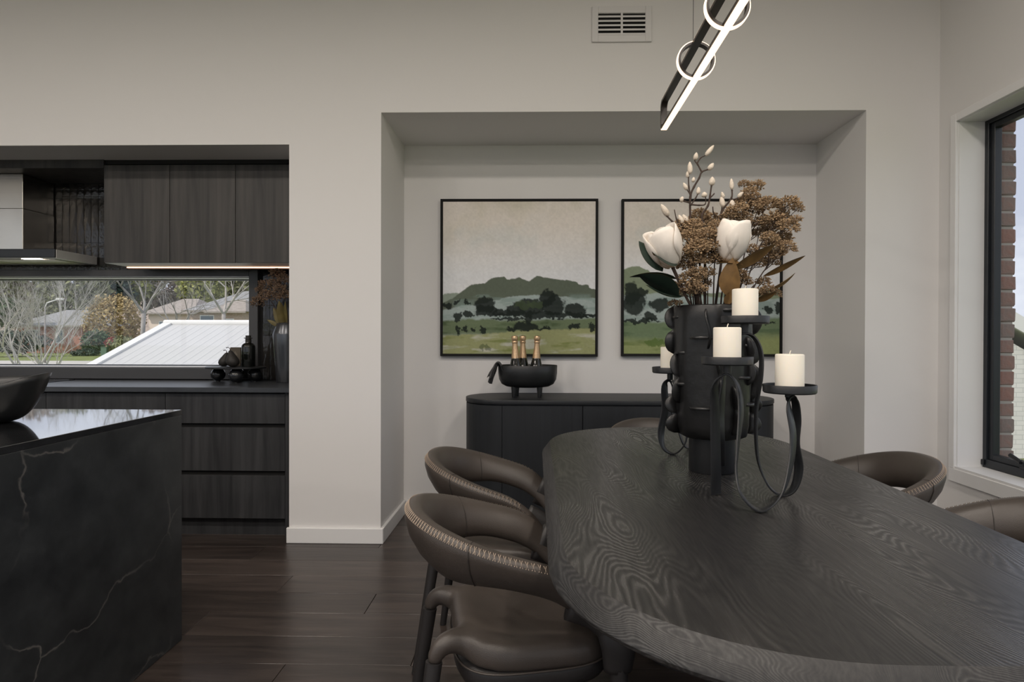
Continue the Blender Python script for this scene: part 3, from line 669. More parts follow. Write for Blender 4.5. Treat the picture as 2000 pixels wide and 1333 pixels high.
# footed bowl, napkin, champagne
BX, BY = -.053, 3.83; bz = SZ+.0005
t = thing('footed_bowl', 'black oval bowl on short legs holding bottles on the sideboard', 'bowl', (BX, BY, bz))
pr = [(0, .060), (.09, .060), (.135, .066), (.165, .082), (.181, .11), (.187, .15), (.188, .198), (.186, .2005), (.183, .198), (.180, .15), (.172, .112), (.155, .09), (.12, .076), (0, .072)]
lathe_part(pr, 'basin', 'bowl_black', t, 48, auto=50, sy=.72)
for x, y in ((-.085, -.06), (.075, -.06), (-.07, .06), (.08, .055)):
    lathe_part([(0, 0), (.011, 0), (.012, .004), (.014, .03), (.017, .062), (.017, .07), (0, .07)], 'leg', 'bowl_black', t, 16, (x, y, 0))
def bottle(px, y, tilt, lab):
    p = at(px, 705, Y=y); t = thing('champagne_bottle', lab, 'bottle', (p.x, y, bz+.078), 0, 'gold foiled bottles in the footed bowl'); t.rotation_euler = (0, R(tilt), 0)
    lathe_part([(0, .0), (.040, .0), (.043, .006), (.043, .085), (.040, .11), (.032, .14), (.026, .165), (.0255, .168)], 'glass_body', 'bottle_glass', t, 28)
    lathe_part([(.0262, .1625), (.024, .185), (.0185, .225), (.0165, .250), (.0165, .262)], 'foil', 'gold_foil', t, 24)
    lathe_part([(.0175, .2605), (.0195, .264), (.0195, .270), (.0172, .273), (.0172, .276), (.0205, .281), (.0205, .300), (.018, .306), (.008, .309), (0, .3095)], 'foil_cap', 'gold_foil', t, 24)
bottle(1009, 3.80, -2.5, 'gold foiled bottle closest to the napkin'); bottle(1021, 3.865, 0, 'gold foiled bottle half hidden behind its neighbour'); bottle(1046, 3.83, 2.0, 'gold foiled bottle standing apart from the other two')
# napkin draped over the rim: a folded strip that runs up inside, over the edge and hangs in points
g = MB(); pathn = [(-.155, .165), (-.172, .198), (-.186, .212), (-.203, .205), (-.215, .175), (-.232, .140), (-.243, .105)]
rings = []; nn = 15
pp = spline([(x, 0, z_) for x, z_ in pathn], 4)
for k, q in enumerate(pp):
    u = k/(len(pp)-1); wd_ = .058*(1-.35*u) ; ring = []
    for j in range(nn):
        v_ = j/(nn-1)*2-1; fold = .010*math.sin(v_*9 + u*2)*(.25+.9*u); hang = -.028*u*math.cos(v_*4.2)
        ring.append((q[0] + fold - .012*u*v_, v_*wd_ - .02, q[2] + hang + .004*math.cos(v_*11)*u))
    rings.append(ring)
vs_ = [p for r_ in rings for p in r_]; k_ = len(vs_)
fs_ = [(a_*nn+b_, a_*nn+b_+1, (a_+1)*nn+b_+1, (a_+1)*nn+b_) for a_ in range(len(rings)-1) for b_ in range(nn-1)]
g.add(vs_, fs_)
nk = g.build('napkin', 'napkin', None, True); nk.location = (BX+.006, BY, bz); tag(nk, 'black cloth napkin draped over the rim of the footed bowl', 'napkin')
so = nk.modifiers.new('thick', 'SOLIDIFY'); so.thickness = .003

# ------------------------------------------------------------------ paintings
def vnoise(u, v, sc, seed):
    x = u*sc; y = v*sc; xi = np.floor(x).astype(int); yi = np.floor(y).astype(int); fx = x-xi; fy = y-yi
    fx = fx*fx*(3-2*fx); fy = fy*fy*(3-2*fy)
    def h(a_, b_):
        n_ = (a_*374761393 + b_*668265263 + seed*2147483) & 0x7fffffff; n_ = ((n_ ^ (n_ >> 13))*1274126177) & 0x7fffffff; return (n_ & 0xffff)/65535.
    return (h(xi, yi)*(1-fx) + h(xi+1, yi)*fx)*(1-fy) + (h(xi, yi+1)*(1-fx) + h(xi+1, yi+1)*fx)*fy
def fbm(u, v, sc, seed, o=4): return sum(vnoise(u, v, sc*2**k, seed+k)*.5**k for k in range(o))/sum(.5**k for k in range(o))
def srgb(c): 
    c = np.array(c, float)/255.; return np.where(c <= .04045, c/12.92, ((c+.055)/1.055)**2.4)
NP_ = 250
def paint(kind):
    v, u = np.meshgrid(np.linspace(1, 0, NP_), np.linspace(0, 1, NP_), indexing='ij')   # v = height, u = across
    X = u*1000; Yv = (1-v)*1000                                                          # painting units, y down
    n1 = fbm(u, v, 4, 1 if kind == 0 else 31); n2 = fbm(u, v, 22, 5); n3 = fbm(u*3, v, 40, 9, 3); n4 = fbm(u, v, 90, 77, 2)
    dx = (n2-.5)*46 + (n4-.5)*22; dy = (fbm(u, v, 22, 55)-.5)*46 + (fbm(u, v, 80, 71, 2)-.5)*22
    img = np.zeros((NP_, NP_, 3))
    def mixc(mask, col, strength=1.):
        m_ = np.clip(mask, 0, 1)[..., None]*strength; img[:] = img*(1-m_) + srgb(col)*m_
    img[:] = srgb((232, 225, 217))
    mixc(np.clip((Yv-150)/330, 0, 1), (232, 234, 237)); mixc(np.clip((n1-.52)*4, 0, 1)*np.clip(1-Yv/420, 0, 1), (208, 203, 184), .7)
    mixc(np.clip((fbm(u, v, 5, 91)-.55)*5, 0, 1)*np.clip(1-abs(Yv-260)/240, 0, 1), (214, 218, 216), .6)
    def below(poly, col, soft=5., wob=.35, st=1.):
        px_, py_ = zip(*poly); h = np.interp(X + dx*wob*.5, px_, py_); mixc((Yv - h + dy*wob)/soft + .5, col, st)
    def blob(cx_, cy_, rx, ry, col, st=1.):
        d_ = ((X+dx-cx_)/rx)**2 + ((Yv+dy-cy_)/ry)**2; mixc((1.12-d_)*3.2, col, st)
    def streaks(y0, y1, col, thr=.55, st=.7, seed=3, slope=0.):
        s_ = fbm(u*.22 + .01*n2, v + slope*u*.6, 30, seed, 4); mixc(np.clip((s_-thr)*7, 0, 1)*np.clip((Yv-y0)/18, 0, 1)*np.clip((y1-Yv)/18, 0, 1), col, st)
    q = lambda pts: [((a_-75)/.928, (b_-73)/.927) for a_, b_ in pts]
    if kind == 0:
        below(q([(0, 640), (75, 636), (170, 628), (250, 650), (1100, 690)]), (150, 162, 150), 6)
        below(q([(0, 720), (75, 690), (130, 665), (200, 610), (250, 580), (330, 570), (370, 540), (450, 530), (470, 550), (540, 537), (600, 558), (650, 525), (760, 545), (890, 560), (900, 575), (960, 580), (965, 600), (1100, 620)]), (101, 110, 97), 4, .25)
        blobq = lambda a_, b_, rx, ry, c, st=1.: blob((a_-75)/.928, (b_-73)/.927, rx/.928, ry/.927, c, st)
        below(q([(0, 770), (75, 735), (200, 705), (300, 700), (380, 675), (520, 650), (640, 640), (680, 645), (820, 655), (1003, 660), (1100, 660)]), (168, 182, 180), 8)
        streaks(600, 780, (132, 152, 146), .52, .6, 3, -.08)
        below(q([(0, 800), (75, 800), (250, 790), (380, 790), (420, 800), (700, 790), (1003, 780), (1100, 780)]), (112, 126, 98), 14)
        below(q([(0, 800), (75, 805), (240, 785), (360, 790), (380, 815), (300, 840), (75, 880)]), (160, 172, 166), 20, .4, .45)
        streaks(760, 880, (70, 88, 60), .55, .7, 13, .02)
        below(q([(0, 895), (75, 890), (300, 880), (470, 865), (700, 855), (900, 845), (1100, 850)]), (158, 162, 118), 10)
        streaks(860, 1000, (200, 200, 188), .52, .85, 23, -.12); streaks(880, 1000, (118, 130, 68), .58, .7, 43, -.08)
        for a_ in ((330, 700, 55, 50), (335, 740, 68, 35), (160, 770, 32, 26), (232, 762, 36, 24), (435, 752, 70, 24), (520, 735, 60, 42), (610, 715, 85, 52), (710, 665, 48, 52), (745, 705, 75, 65), (880, 735, 62, 44), (960, 762, 60, 15), (600, 775, 28, 42), (585, 835, 72, 34), (690, 850, 46, 13), (690, 762, 320, 20), (480, 792, 110, 10), (170, 852, 15, 27), (210, 850, 15, 29), (262, 856, 16, 17), (318, 850, 22, 18), (870, 830, 36, 17), (985, 835, 24, 28), (500, 850, 30, 14), (100, 706, 30, 14), (160, 692, 20, 14), (225, 688, 20, 14)):
            blobq(*a_, (34, 41, 38), .94)
        for a_ in ((560, 705, 60, 22), (640, 700, 40, 25), (300, 640, 10, 5), (330, 962, 30, 16)): blobq(*a_, (74, 88, 62), .6)
    else:
        q = lambda pts: [((a_-75)/1.153, (b_-95)/1.143) for a_, b_ in pts]
        blobq = lambda a_, b_, rx, ry, c, st=1.: blob((a_-75)/1.153, (b_-95)/1.143, rx/1.153, ry/1.143, c, st)
        below(q([(0, 610), (75, 600), (130, 585), (190, 585), (260, 615), (330, 690), (480, 760), (700, 780), (1000, 770), (1150, 745), (1300, 740)]), (138, 150, 126), 5)
        below(q([(0, 790), (200, 800), (330, 780), (600, 800), (1000, 830), (1300, 820)]), (170, 184, 182), 8)
        streaks(600, 800, (128, 148, 142), .5, .6, 3, .05)
        below(q([(0, 990), (300, 1000), (700, 1000), (1300, 960)]), (116, 134, 104), 20)
        streaks(780, 900, (84, 104, 76), .52, .6, 13, .03)
        below(q([(0, 1130), (500, 1150), (1300, 1090)]), (150, 160, 110), 60)
        streaks(880, 1000, (110, 126, 74), .52, .7, 33, .02)
        for a_ in ((150, 860, 92, 85), (130, 790, 60, 85), (215, 780, 40, 40), (345, 865, 82, 50), (272, 965, 50, 42), (200, 990, 150, 14), (1140, 905, 34, 26), (1218, 890, 24, 42), (1120, 1000, 90, 12), (700, 920, 120, 40), (860, 900, 70, 50)): blobq(*a_, (36, 44, 40), .94)
        for a_ in ((310, 1150, 85, 28), (420, 1170, 50, 16)): blobq(*a_, (92, 116, 58), .8)
    img *= (.93 + .14*n4)[..., None]
    return np.clip(img, 0, 1)
def painting(px0, px1, kind, label):
    a_ = at(px0, 390, Y=YB-.02); b_ = at(px1, 697, Y=YB-.02); x0, x1, z1, z0 = a_.x, b_.x, a_.z, b_.z
    cx_, cz_ = (x0+x1)/2, (z0+z1)/2; hw, hh = (x1-x0)/2, (z1-z0)/2
    t = thing('framed_painting', label, 'painting', (cx_, YB, cz_), 0, 'pair of landscape paintings')
    fr_ = MB(); y0, y1 = -.040, -.002; wd_ = .013
    fr_.bbox(-hw, -hw+wd_, y0, y1, -hh, hh, .001); fr_.bbox(hw-wd_, hw, y0, y1, -hh, hh, .001); fr_.bbox(-hw+wd_, hw-wd_, y0, y1, -hh, -hh+wd_, .001); fr_.bbox(-hw+wd_, hw-wd_, y0, y1, hh-wd_, hh, .001)
    fr_.build('frame', 'matte_black', t)
    img = paint(kind); iw, ih = hw-wd_-.004, hh-wd_-.004
    xs = np.linspace(-iw, iw, NP_); zs = np.linspace(ih, -ih, NP_)
    P = np.zeros((NP_*NP_, 3)); P[:, 0] = np.tile(xs, NP_); P[:, 2] = np.repeat(zs, NP_); P[:, 1] = -.030
    idx = np.arange(NP_*NP_).reshape(NP_, NP_); Q = np.stack([idx[:-1, :-1], idx[1:, :-1], idx[1:, 1:], idx[:-1, 1:]], -1).reshape(-1, 4)
    me = bpy.data.meshes.new('canvas'); me.from_pydata(P.tolist(), [], Q.tolist()); me.materials.append(MATS['canvas'])
    ca = me.color_attributes.new('paint', 'FLOAT_COLOR', 'POINT'); cols = np.ones((NP_*NP_, 4)); cols[:, :3] = img.reshape(-1, 3)*.98; ca.data.foreach_set('color', cols.ravel())
    link('canvas', me, t)
    MB().box(-hw+wd_, hw-wd_, -.0285, -.004, -hh+wd_, hh-wd_).build('backing', 'matte_black', t)
painting(861, 1167, 0, 'landscape painting with a full green hill behind the bottles'); painting(1214, 1526, 1, 'landscape painting half hidden behind the flower arrangement')

# ------------------------------------------------------------------ wall vent
a_ = at(1156, 15, Y=YW); b_ = at(1272, 83, Y=YW); cx_, cz_, hw, hh = (a_.x+b_.x)/2, (a_.z+b_.z)/2, (b_.x-a_.x)/2, (a_.z-b_.z)/2
t = thing('wall_vent', 'white louvred air vent high on the wall', 'vent', (cx_, YW, cz_))
g = MB(); ix, iz = hw*.79, hh*.62; y0 = -.014
g.bbox(-hw, -ix, y0, -.0005, -hh, hh, .002); g.bbox(ix, hw, y0, -.0005, -hh, hh, .002); g.bbox(-ix, ix, y0, -.0005, -hh, -iz, .002); g.bbox(-ix, ix, y0, -.0005, iz, hh, .002)
g.build('frame', 'vent_white', t); MB().bbox(-.006, .006, y0, -.001, -iz, iz, .001).build('centre_bar', 'vent_white', t)
MB().box(-ix, ix, -.002, -.0006, -iz, iz).build('backing', 'matte_black', t)
for s_ in (0, 1):
    for k in range(5):
        z_ = iz - (k+.74)*2*iz/5; xa, xb = (-ix, -.006) if s_ == 0 else (.006, ix)
        g = MB(); g.add([(xa, -.013, z_-.0065), (xb, -.013, z_-.0065), (xb, -.0125, z_+.0045), (xa, -.0125, z_+.0045), (xa, -.004, z_-.002), (xb, -.004, z_-.002), (xb, -.004, z_+.008), (xa, -.004, z_+.008)], [(0,1,2,3),(7,6,5,4),(0,4,5,1),(2,6,7,3),(0,3,7,4),(1,5,6,2)]); g.build('slat', 'vent_white', t)

# ------------------------------------------------------------------ pendant over the table
PX, PZ0, PZ1 = .577, 2.150, 2.278; PY0, PY1 = .75, 2.765
t = thing('linear_pendant', 'black and glowing linear pendant with rings above the table', 'pendant light', (PX, (PY0+PY1)/2, PZ0)); oy = (PY0+PY1)/2
def loop_path(d):
    r = .03; pts = []
    y0, y1, z0, z1 = PY0-oy+d, PY1-oy-d, d, PZ1-PZ0-d
    for (cy_, cz_, a0) in ((y1-r, z0+.012, -90), (y1-.085, z1-.02, 35), (y0+.085, z1-.02, 90), (y0+r, z0+.012, 215)):
        pass
    rr = .014
    def arc(cy_, cz_, a0, a1, rad, n=6): return [(cy_ + rad*math.cos(R(a0+(a1-a0)*k/n)), cz_ + rad*math.sin(R(a0+(a1-a0)*k/n))) for k in range(n+1)]
    pts += arc(y1-rr, z0+rr, -90, 5, rr); pts += arc(y1-rr-.012, z1-.03, 12, 90, .03); pts += arc(y0+rr+.012, z1-.03, 90, 168, .03); pts += arc(y0+rr, z0+rr, 175, 270, rr)
    return pts
po = loop_path(0); pi_ = loop_path(.011); pe = loop_path(-.004); hwid = .014
def strip(mb, A, B, h0, h1):
    n = len(A); rings = [[(h0, A[k % n][0], A[k % n][1]), (h1, A[k % n][0], A[k % n][1]), (h1, B[k % n][0], B[k % n][1]), (h0, B[k % n][0], B[k % n][1])] for k in range(n+1)]
    mb.loft(rings, True, False); return mb
strip(MB(), po, pi_, -hwid, hwid).build('loop_frame', 'bronze', t, auto=40)
strip(MB(), pe, [(y*.9999, z_) for y, z_ in po], -hwid*.86, hwid*.86).build('light_diffuser', 'led_pendant', t, auto=40)
for y in (2.212, 1.853, 1.494, 1.135):
    zc = (PZ0+PZ1)/2 - PZ0 - .002; Ro = .069
    def ring(mb, r0, r1, h0, h1, n=48):
        rings = [[(r0*math.cos(2*PI*k/n), y-oy+h0, zc + r0*math.sin(2*PI*k/n)), (r0*math.cos(2*PI*k/n), y-oy+h1, zc + r0*math.sin(2*PI*k/n)), (r1*math.cos(2*PI*k/n), y-oy+h1, zc + r1*math.sin(2*PI*k/n)), (r1*math.cos(2*PI*k/n), y-oy+h0, zc + r1*math.sin(2*PI*k/n))] for k in range(n+1)]
        mb.loft(rings, True, False); return mb
    rg = ring(MB(), Ro-.004, Ro-.012, -.012, .012).build('ring', 'bronze', t, auto=40)
    ring(MB(), Ro, Ro-.004, -.008, .008).build('ring_diffuser', 'led_pendant', rg, auto=40)
for y in (2.235, 1.0):
    MB().tube([(-.004, y-oy, PZ1-PZ0+.006), (-.004, y-oy, ZC-PZ0)], .0011, 5).build('suspension_cable', 'black_metal', t)
    MB().bbox(-.014, .006, y-oy-.008, y-oy+.008, PZ1-PZ0-.004, PZ1-PZ0+.014, .002).build('cable_clamp', 'black_metal', t)

# ------------------------------------------------------------------ dining table
TX, TY, TZ = .577, 1.9615, .750; HWX, HLY, RC = .517, 1.1085, .46
def rrect(hx, hy, r, n=18):
    out = []
    for sx, sy, a0 in ((1, -1, -90), (1, 1, 0), (-1, 1, 90), (-1, -1, 180)):
        for k in range(n+1):
            a_ = R(a0 + 90*k/n); out.append((sx*(hx-r) + r*math.cos(a_), sy*(hy-r) + r*math.sin(a_)))
    return out
t = thing('dining_table', 'long black oak dining table with rounded corners and flared edge', 'table', (TX, TY, 0))
g = MB(); lay = lambda o_, z_: [(x, y, z_) for x, y in rrect(HWX+o_, HLY+o_, RC+o_)]
rings = [lay(-.03, .688), lay(.020, .692), lay(.029, .699), lay(.032, .706), lay(.0305, .711), lay(.002, .7475), lay(-.0015, TZ)]
n_ = len(rings[0]); o0 = 0
g.cur = 1; g.loft(rings, True, False); g.cur = 0; g.f.append(tuple(range(6*n_, 7*n_))); g.mi.append(0); g.f.append(tuple(reversed(range(n_)))); g.mi.append(1)
g.build('top', ['table_oak', 'table_oak_edge'], t, auto=25)
for yc in (-.48, .48):
    g = MB(); ell = lambda a_, b_, z_: [(a_*math.cos(2*PI*k/40), yc + b_*math.sin(2*PI*k/40), z_) for k in range(40)]
    g.loft([ell(.19, .27, 0), ell(.19, .27, .02), ell(.16, .23, .06), ell(.15, .21, .35), ell(.17, .25, .62), ell(.20, .29, .687)]); g.build('pedestal', 'table_oak_edge', t, auto=40)

# ------------------------------------------------------------------ dining chairs
CW, CB, CN, CZ, CK, CK2 = .253, .296, 2.22, .765, .332, -.087
def hoop(t_):
    """t in [-1,1]: point on the stitched top edge and its outward direction"""
    def pos(q):
        s = max(-1., min(1., q/.74)); a_ = s*PI/2
        x = -CB*abs(math.cos(a_))**(2/CN); y = CW*math.copysign(abs(math.sin(a_))**(2/CN), s)
        ex = (abs(q)-.74)
        if ex > 0: x = .19*ex/.26; y = math.copysign(CW - .035*(ex/.26)**2, q)
        u = x + CB
        return Vector((x, y, CZ - CK*u - CK2*u*u - .09*max(0., ex/.26)**2.5))
    p = pos(t_); e = .01; d = pos(min(1, t_+e)) - pos(max(-1, t_-e)); d.z = 0; d.normalize()
    return p, Vector((-d.y, d.x, 0))*(1 if True else 1)
def make_chair():
    root = thing('dining_chair', 'chair', 'chair', (0, 0, 0), 0, 'taupe leather chairs around the dining table')
    # backrest hoop
    def hsc(q):
        qq = min(1, max(0, abs(q)-.30)/.42); return 1.04 - .34*qq*qq*(3-2*qq)
    prof = [(0, 0), (.007, -.010), (.008, -.030), (-.002, -.065), (-.022, -.100), (-.040, -.120), (-.052, -.126), (-.063, -.120), (-.072, -.100), (-.072, -.075), (-.062, -.040), (-.044, -.010), (-.026, .004), (-.010, .005)]
    g = MB(); rings = []; n = 72
    for k in range(n+1):
        q = -1 + 2*k/n; p, o_ = hoop(q); e = max(0, abs(q)-.74)/.26; hs = hsc(q); 
        if o_.dot(Vector((p.x-.05, p.y, 0))) < 0: o_ = -o_
        end = 1.0 if abs(q) < .985 else .7
        rings.append([p + o_*a_*end*(1-.15*e) + Vector((0, 0, b_*hs*end - (1-end)*.05)) for a_, b_ in prof])
    g.loft(rings); bk = g.build('backrest', 'leather', root, True)
    # crossed stitching along the top edge
    s_ = MB(); m_ = 92
    for k in range(m_):
        for sg in (-1, 1):
            q = -.86 + 1.72*(k + .5*(sg*.48))/m_; q2 = -.86 + 1.72*(k - .5*(sg*.48))/m_
            p, o_ = hoop(q); p2, o2 = hoop(q2)
            if o_.dot(Vector((p.x-.05, p.y, 0))) < 0: o_ = -o_; o2 = -o2
            s_.tube([p + o_*.0085 + Vector((0, 0, -.010)), p2 - o2*.004 + Vector((0, 0, .0042))], .0009, 3, caps=False)
    s_.build('stitching', 'thread', bk); bpy.data.objects[-1] if False else None
    # panel seams
    for q in (-.50, .50):
        p, o_ = hoop(q)
        if o_.dot(Vector((p.x-.05, p.y, 0))) < 0: o_ = -o_
        g = MB(); g.tube([p + o_*(a_ + (.0012 if a_ > -.045 else -.0012)) + Vector((0, 0, b_*hsc(q))) for a_, b_ in prof + prof[:1]], .0013, 4); g.build('seam', 'thread_dark', bk)
    # seat: rounded pad with edges that roll down
    def plan(th, o_=0.):
        c_, s2 = math.cos(th), math.sin(th); ax = (.235 if c_ > 0 else .180) + o_; ay = .212 + o_; n_ = 3.4
        return ax*math.copysign(abs(c_)**(2/n_), c_), ay*math.copysign(abs(s2)**(2/n_), s2)
    g = MB(); NT = 56; rings = []
    for f_, z_ in ((.02, .456), (.25, .458), (.5, .463), (.7, .470), (.84, .472), (.92, .468), (.97, .456), (1.0, .436), (1.0, .412), (.985, .400)):
        ring_ = []
        for k in range(NT):
            th = 2*PI*k/NT; x, y = plan(th); zz = z_ + (.018*max(0, -x/.18)**2*f_ if f_ > .1 else 0) - .012*max(0, x/.235)**2
            ring_.append((x*f_, y*f_, zz))
        rings.append(ring_)
    g.loft(rings); seat_g = g
    g = MB(); g.loft([[(plan(2*PI*k/NT)[0]*f_, plan(2*PI*k/NT)[1]*f_, z_) for k in range(NT)] for f_, z_ in ((.975, .405), (.99, .395), (.985, .372), (.93, .352), (.80, .345))]); g.build('seat_base', 'leather_dark', root, True)
    g = MB(); g.tube([(plan(2*PI*k/NT)[0]*1.002, plan(2*PI*k/NT)[1]*1.002, .405) for k in range(NT+1)], .0028, 5, caps=False); piping_g = g
    for s2 in (-1, 1):
        # rear leg: leather sleeve out of the seat corner, then the slim leg
        pts = spline([(-.05, s2*.080, .424), (-.12, s2*.105, .440), (-.187, s2*.133, .460), (-.224, s2*.146, .448), (-.233, s2*.148, .414)], 6)
        seat_g.tube(pts, [.046 - .025*min(1, 1.25*k/(len(pts)-1)) for k in range(len(pts))], 14)
        g = MB(); g.tube([(-.2325, s2*.148, .420), (-.250, s2*.158, .30), (-.272, s2*.172, .15), (-.295, s2*.186, 0)], [.0205, .019, .016, .013], 14); g.build('leg', 'leather_dark', root, auto=40)
        # front upright: from the arm end down past the seat into the front leg
        A = spline([(.10, s2*.205, .575), (.165, s2*.205, .545), (.203, s2*.208, .505), (.212, s2*.216, .455), (.212, s2*.212, .39)], 5)
        g = MB(); rings = []
        for k, c_ in enumerate(A):
            u = k/(len(A)-1); c_ = Vector(c_); tn = Vector(A[min(k+1, len(A)-1)]) - Vector(A[max(k-1, 0)]); tn.normalize(); sd = Vector((0, 1, 0)); fw = tn.cross(sd).normalized()
            wx = .058 - .022*u + .02*math.sin(u*PI)*.3; wy = .026 - .003*u
            rings.append([c_ + fw*wx*math.cos(2*PI*j/16) + sd*wy*math.sin(2*PI*j/16) for j in range(16)])
        g.loft(rings); g.build('arm_support', 'leather_dark', root, True)
        g = MB(); g.tube([(.212, s2*.212, .40), (.222, s2*.216, .25), (.235, s2*.222, .1), (.245, s2*.226, 0)], [.024, .021, .016, .013], 14); g.build('leg', 'leather_dark', root, auto=40)
    st = seat_g.build('seat', 'leather', root, True)
    rm = st.modifiers.new('blend', 'REMESH'); rm.mode = 'VOXEL'; rm.voxel_size = .0075; rm.use_smooth_shade = True
    sm_ = st.modifiers.new('soften', 'SMOOTH'); sm_.factor = .5; sm_.iterations = 26
    piping_g.build('piping', 'leather', st, True)
    return root
chair = make_chair()
spots = [(-.048, 1.647, .208, 'taupe leather chair with its whole seat showing, nearest the island'),
         (-.115, 2.299, -.115, 'taupe leather chair between the island side chair and the sideboard'),
         (1.172, 2.282, 3.17, 'taupe leather chair in front of the window corner, back fully visible'),
         (1.207, 1.607, 3.182, 'taupe leather chair cut off by the picture edge below the window'),
         (.606, 3.0, -1.572, 'taupe leather chair at the table end before the sideboard, mostly hidden')]
for k, (x, y, a_, lab) in enumerate(spots):
    o = chair if k == 0 else copy_tree(chair)
    o.location = (x, y, 0); o.rotation_euler = (0, 0, a_); o['label'] = lab

# ------------------------------------------------------------------ vase on the table
VTX, VTY = .604, 2.085
t = thing('sculptural_vase', 'tall black ceramic vase with scalloped fins on the table', 'vase', (VTX, VTY, TZ+.0005))
lathe_part([(0, 0), (.074, 0), (.0765, .003), (.0765, .112), (.078, .122)], 'foot', 'iron_black', t, 40)
g = MB(); NB = 56; rings = []
for z_, r_ in [(.118, .04), (.118, .095), (.126, .112), (.16, .120), (.24, .125), (.34, .128), (.44, .130), (.52, .131), (.560, .131), (.565, .128), (.562, .124), (.50, .122), (.40, .12)]:
    rings.append([((r_ + .007*mnoise.noise((3*math.cos(2*PI*k/NB), 3*math.sin(2*PI*k/NB), z_*14)))*math.cos(2*PI*k/NB), (r_ + .007*mnoise.noise((3*math.cos(2*PI*k/NB), 3*math.sin(2*PI*k/NB), z_*14)))*math.sin(2*PI*k/NB), z_) for k in range(NB)])
g.loft(rings); g.build('vase_body', 'ceramic_black', t, True)
def fin(angle, z0, z1, lobes, depth, twist=0.):
    g = MB(); n = lobes*8; rings = []
    for k in range(n+1):
        u = k/n; z_ = z0 + (z1-z0)*u; s_ = abs(math.sin(PI*lobes*u)); r_ = .118 + .014 + depth*s_**.55; a_ = R(angle + twist*math.sin(u*5))
        d = Vector((math.cos(a_), math.sin(a_), 0)); q = Vector((-d.y, d.x, 0))*.0045
        rings.append([d*.112 + q + Vector((0, 0, z_)), d*(r_-.003) + q*.8 + Vector((0, 0, z_)), d*r_ + Vector((0, 0, z_)), d*(r_-.003) - q*.8 + Vector((0, 0, z_)), d*.112 - q + Vector((0, 0, z_))])
    g.loft(rings); g.build('scalloped_fin', 'ceramic_black', t, True)
fin(172, .40, .565, 2, .028, 3); fin(196, .235, .405, 2, .026, 3); fin(182, .13, .26, 2, .030, 3)
fin(-4, .36, .562, 2, .034, 3); fin(-18, .25, .37, 1, .030, 3); fin(-8, .13, .26, 2, .032, 3)
fin(-112, .42, .55, 1, .018, 3); fin(-98, .25, .42, 2, .020, 3); fin(-72, .14, .3, 2, .020, 3); fin(-46, .30, .46, 2, .022, 3); fin(60, .2, .5, 3, .028, 3); fin(115, .2, .5, 3, .028, 3)
for a_, z_, r_ in ((-122, .455, .040), (-160, .405, .032), (-118, .225, .048), (-40, .43, .030), (-52, .325, .036), (-165, .30, .036), (-35, .235, .034), (-75, .545, .040), (-175, .525, .028), (40, .4, .04), (140, .3, .04)):
    d = Vector((math.cos(R(a_)), math.sin(R(a_)), 0)); q = Vector((-d.y, d.x, 0)); g = MB()
    ol = [d*.116 + d*r_*.75*math.sin(PI*k/12) + q*r_*-math.cos(PI*k/12) for k in range(13)]
    c_ = d*.10
    def lay2(sc, z2): return [c_ + (p-c_)*sc + Vector((0, 0, z_+z2)) for p in ol] + [c_ + Vector((0, 0, z_+z2))]
    g.loft([lay2(.97, -.004), lay2(1.0, -.001), lay2(1.0, .002), lay2(.96, .005)]); g.build('ledge_fin', 'ceramic_black', t, auto=50)

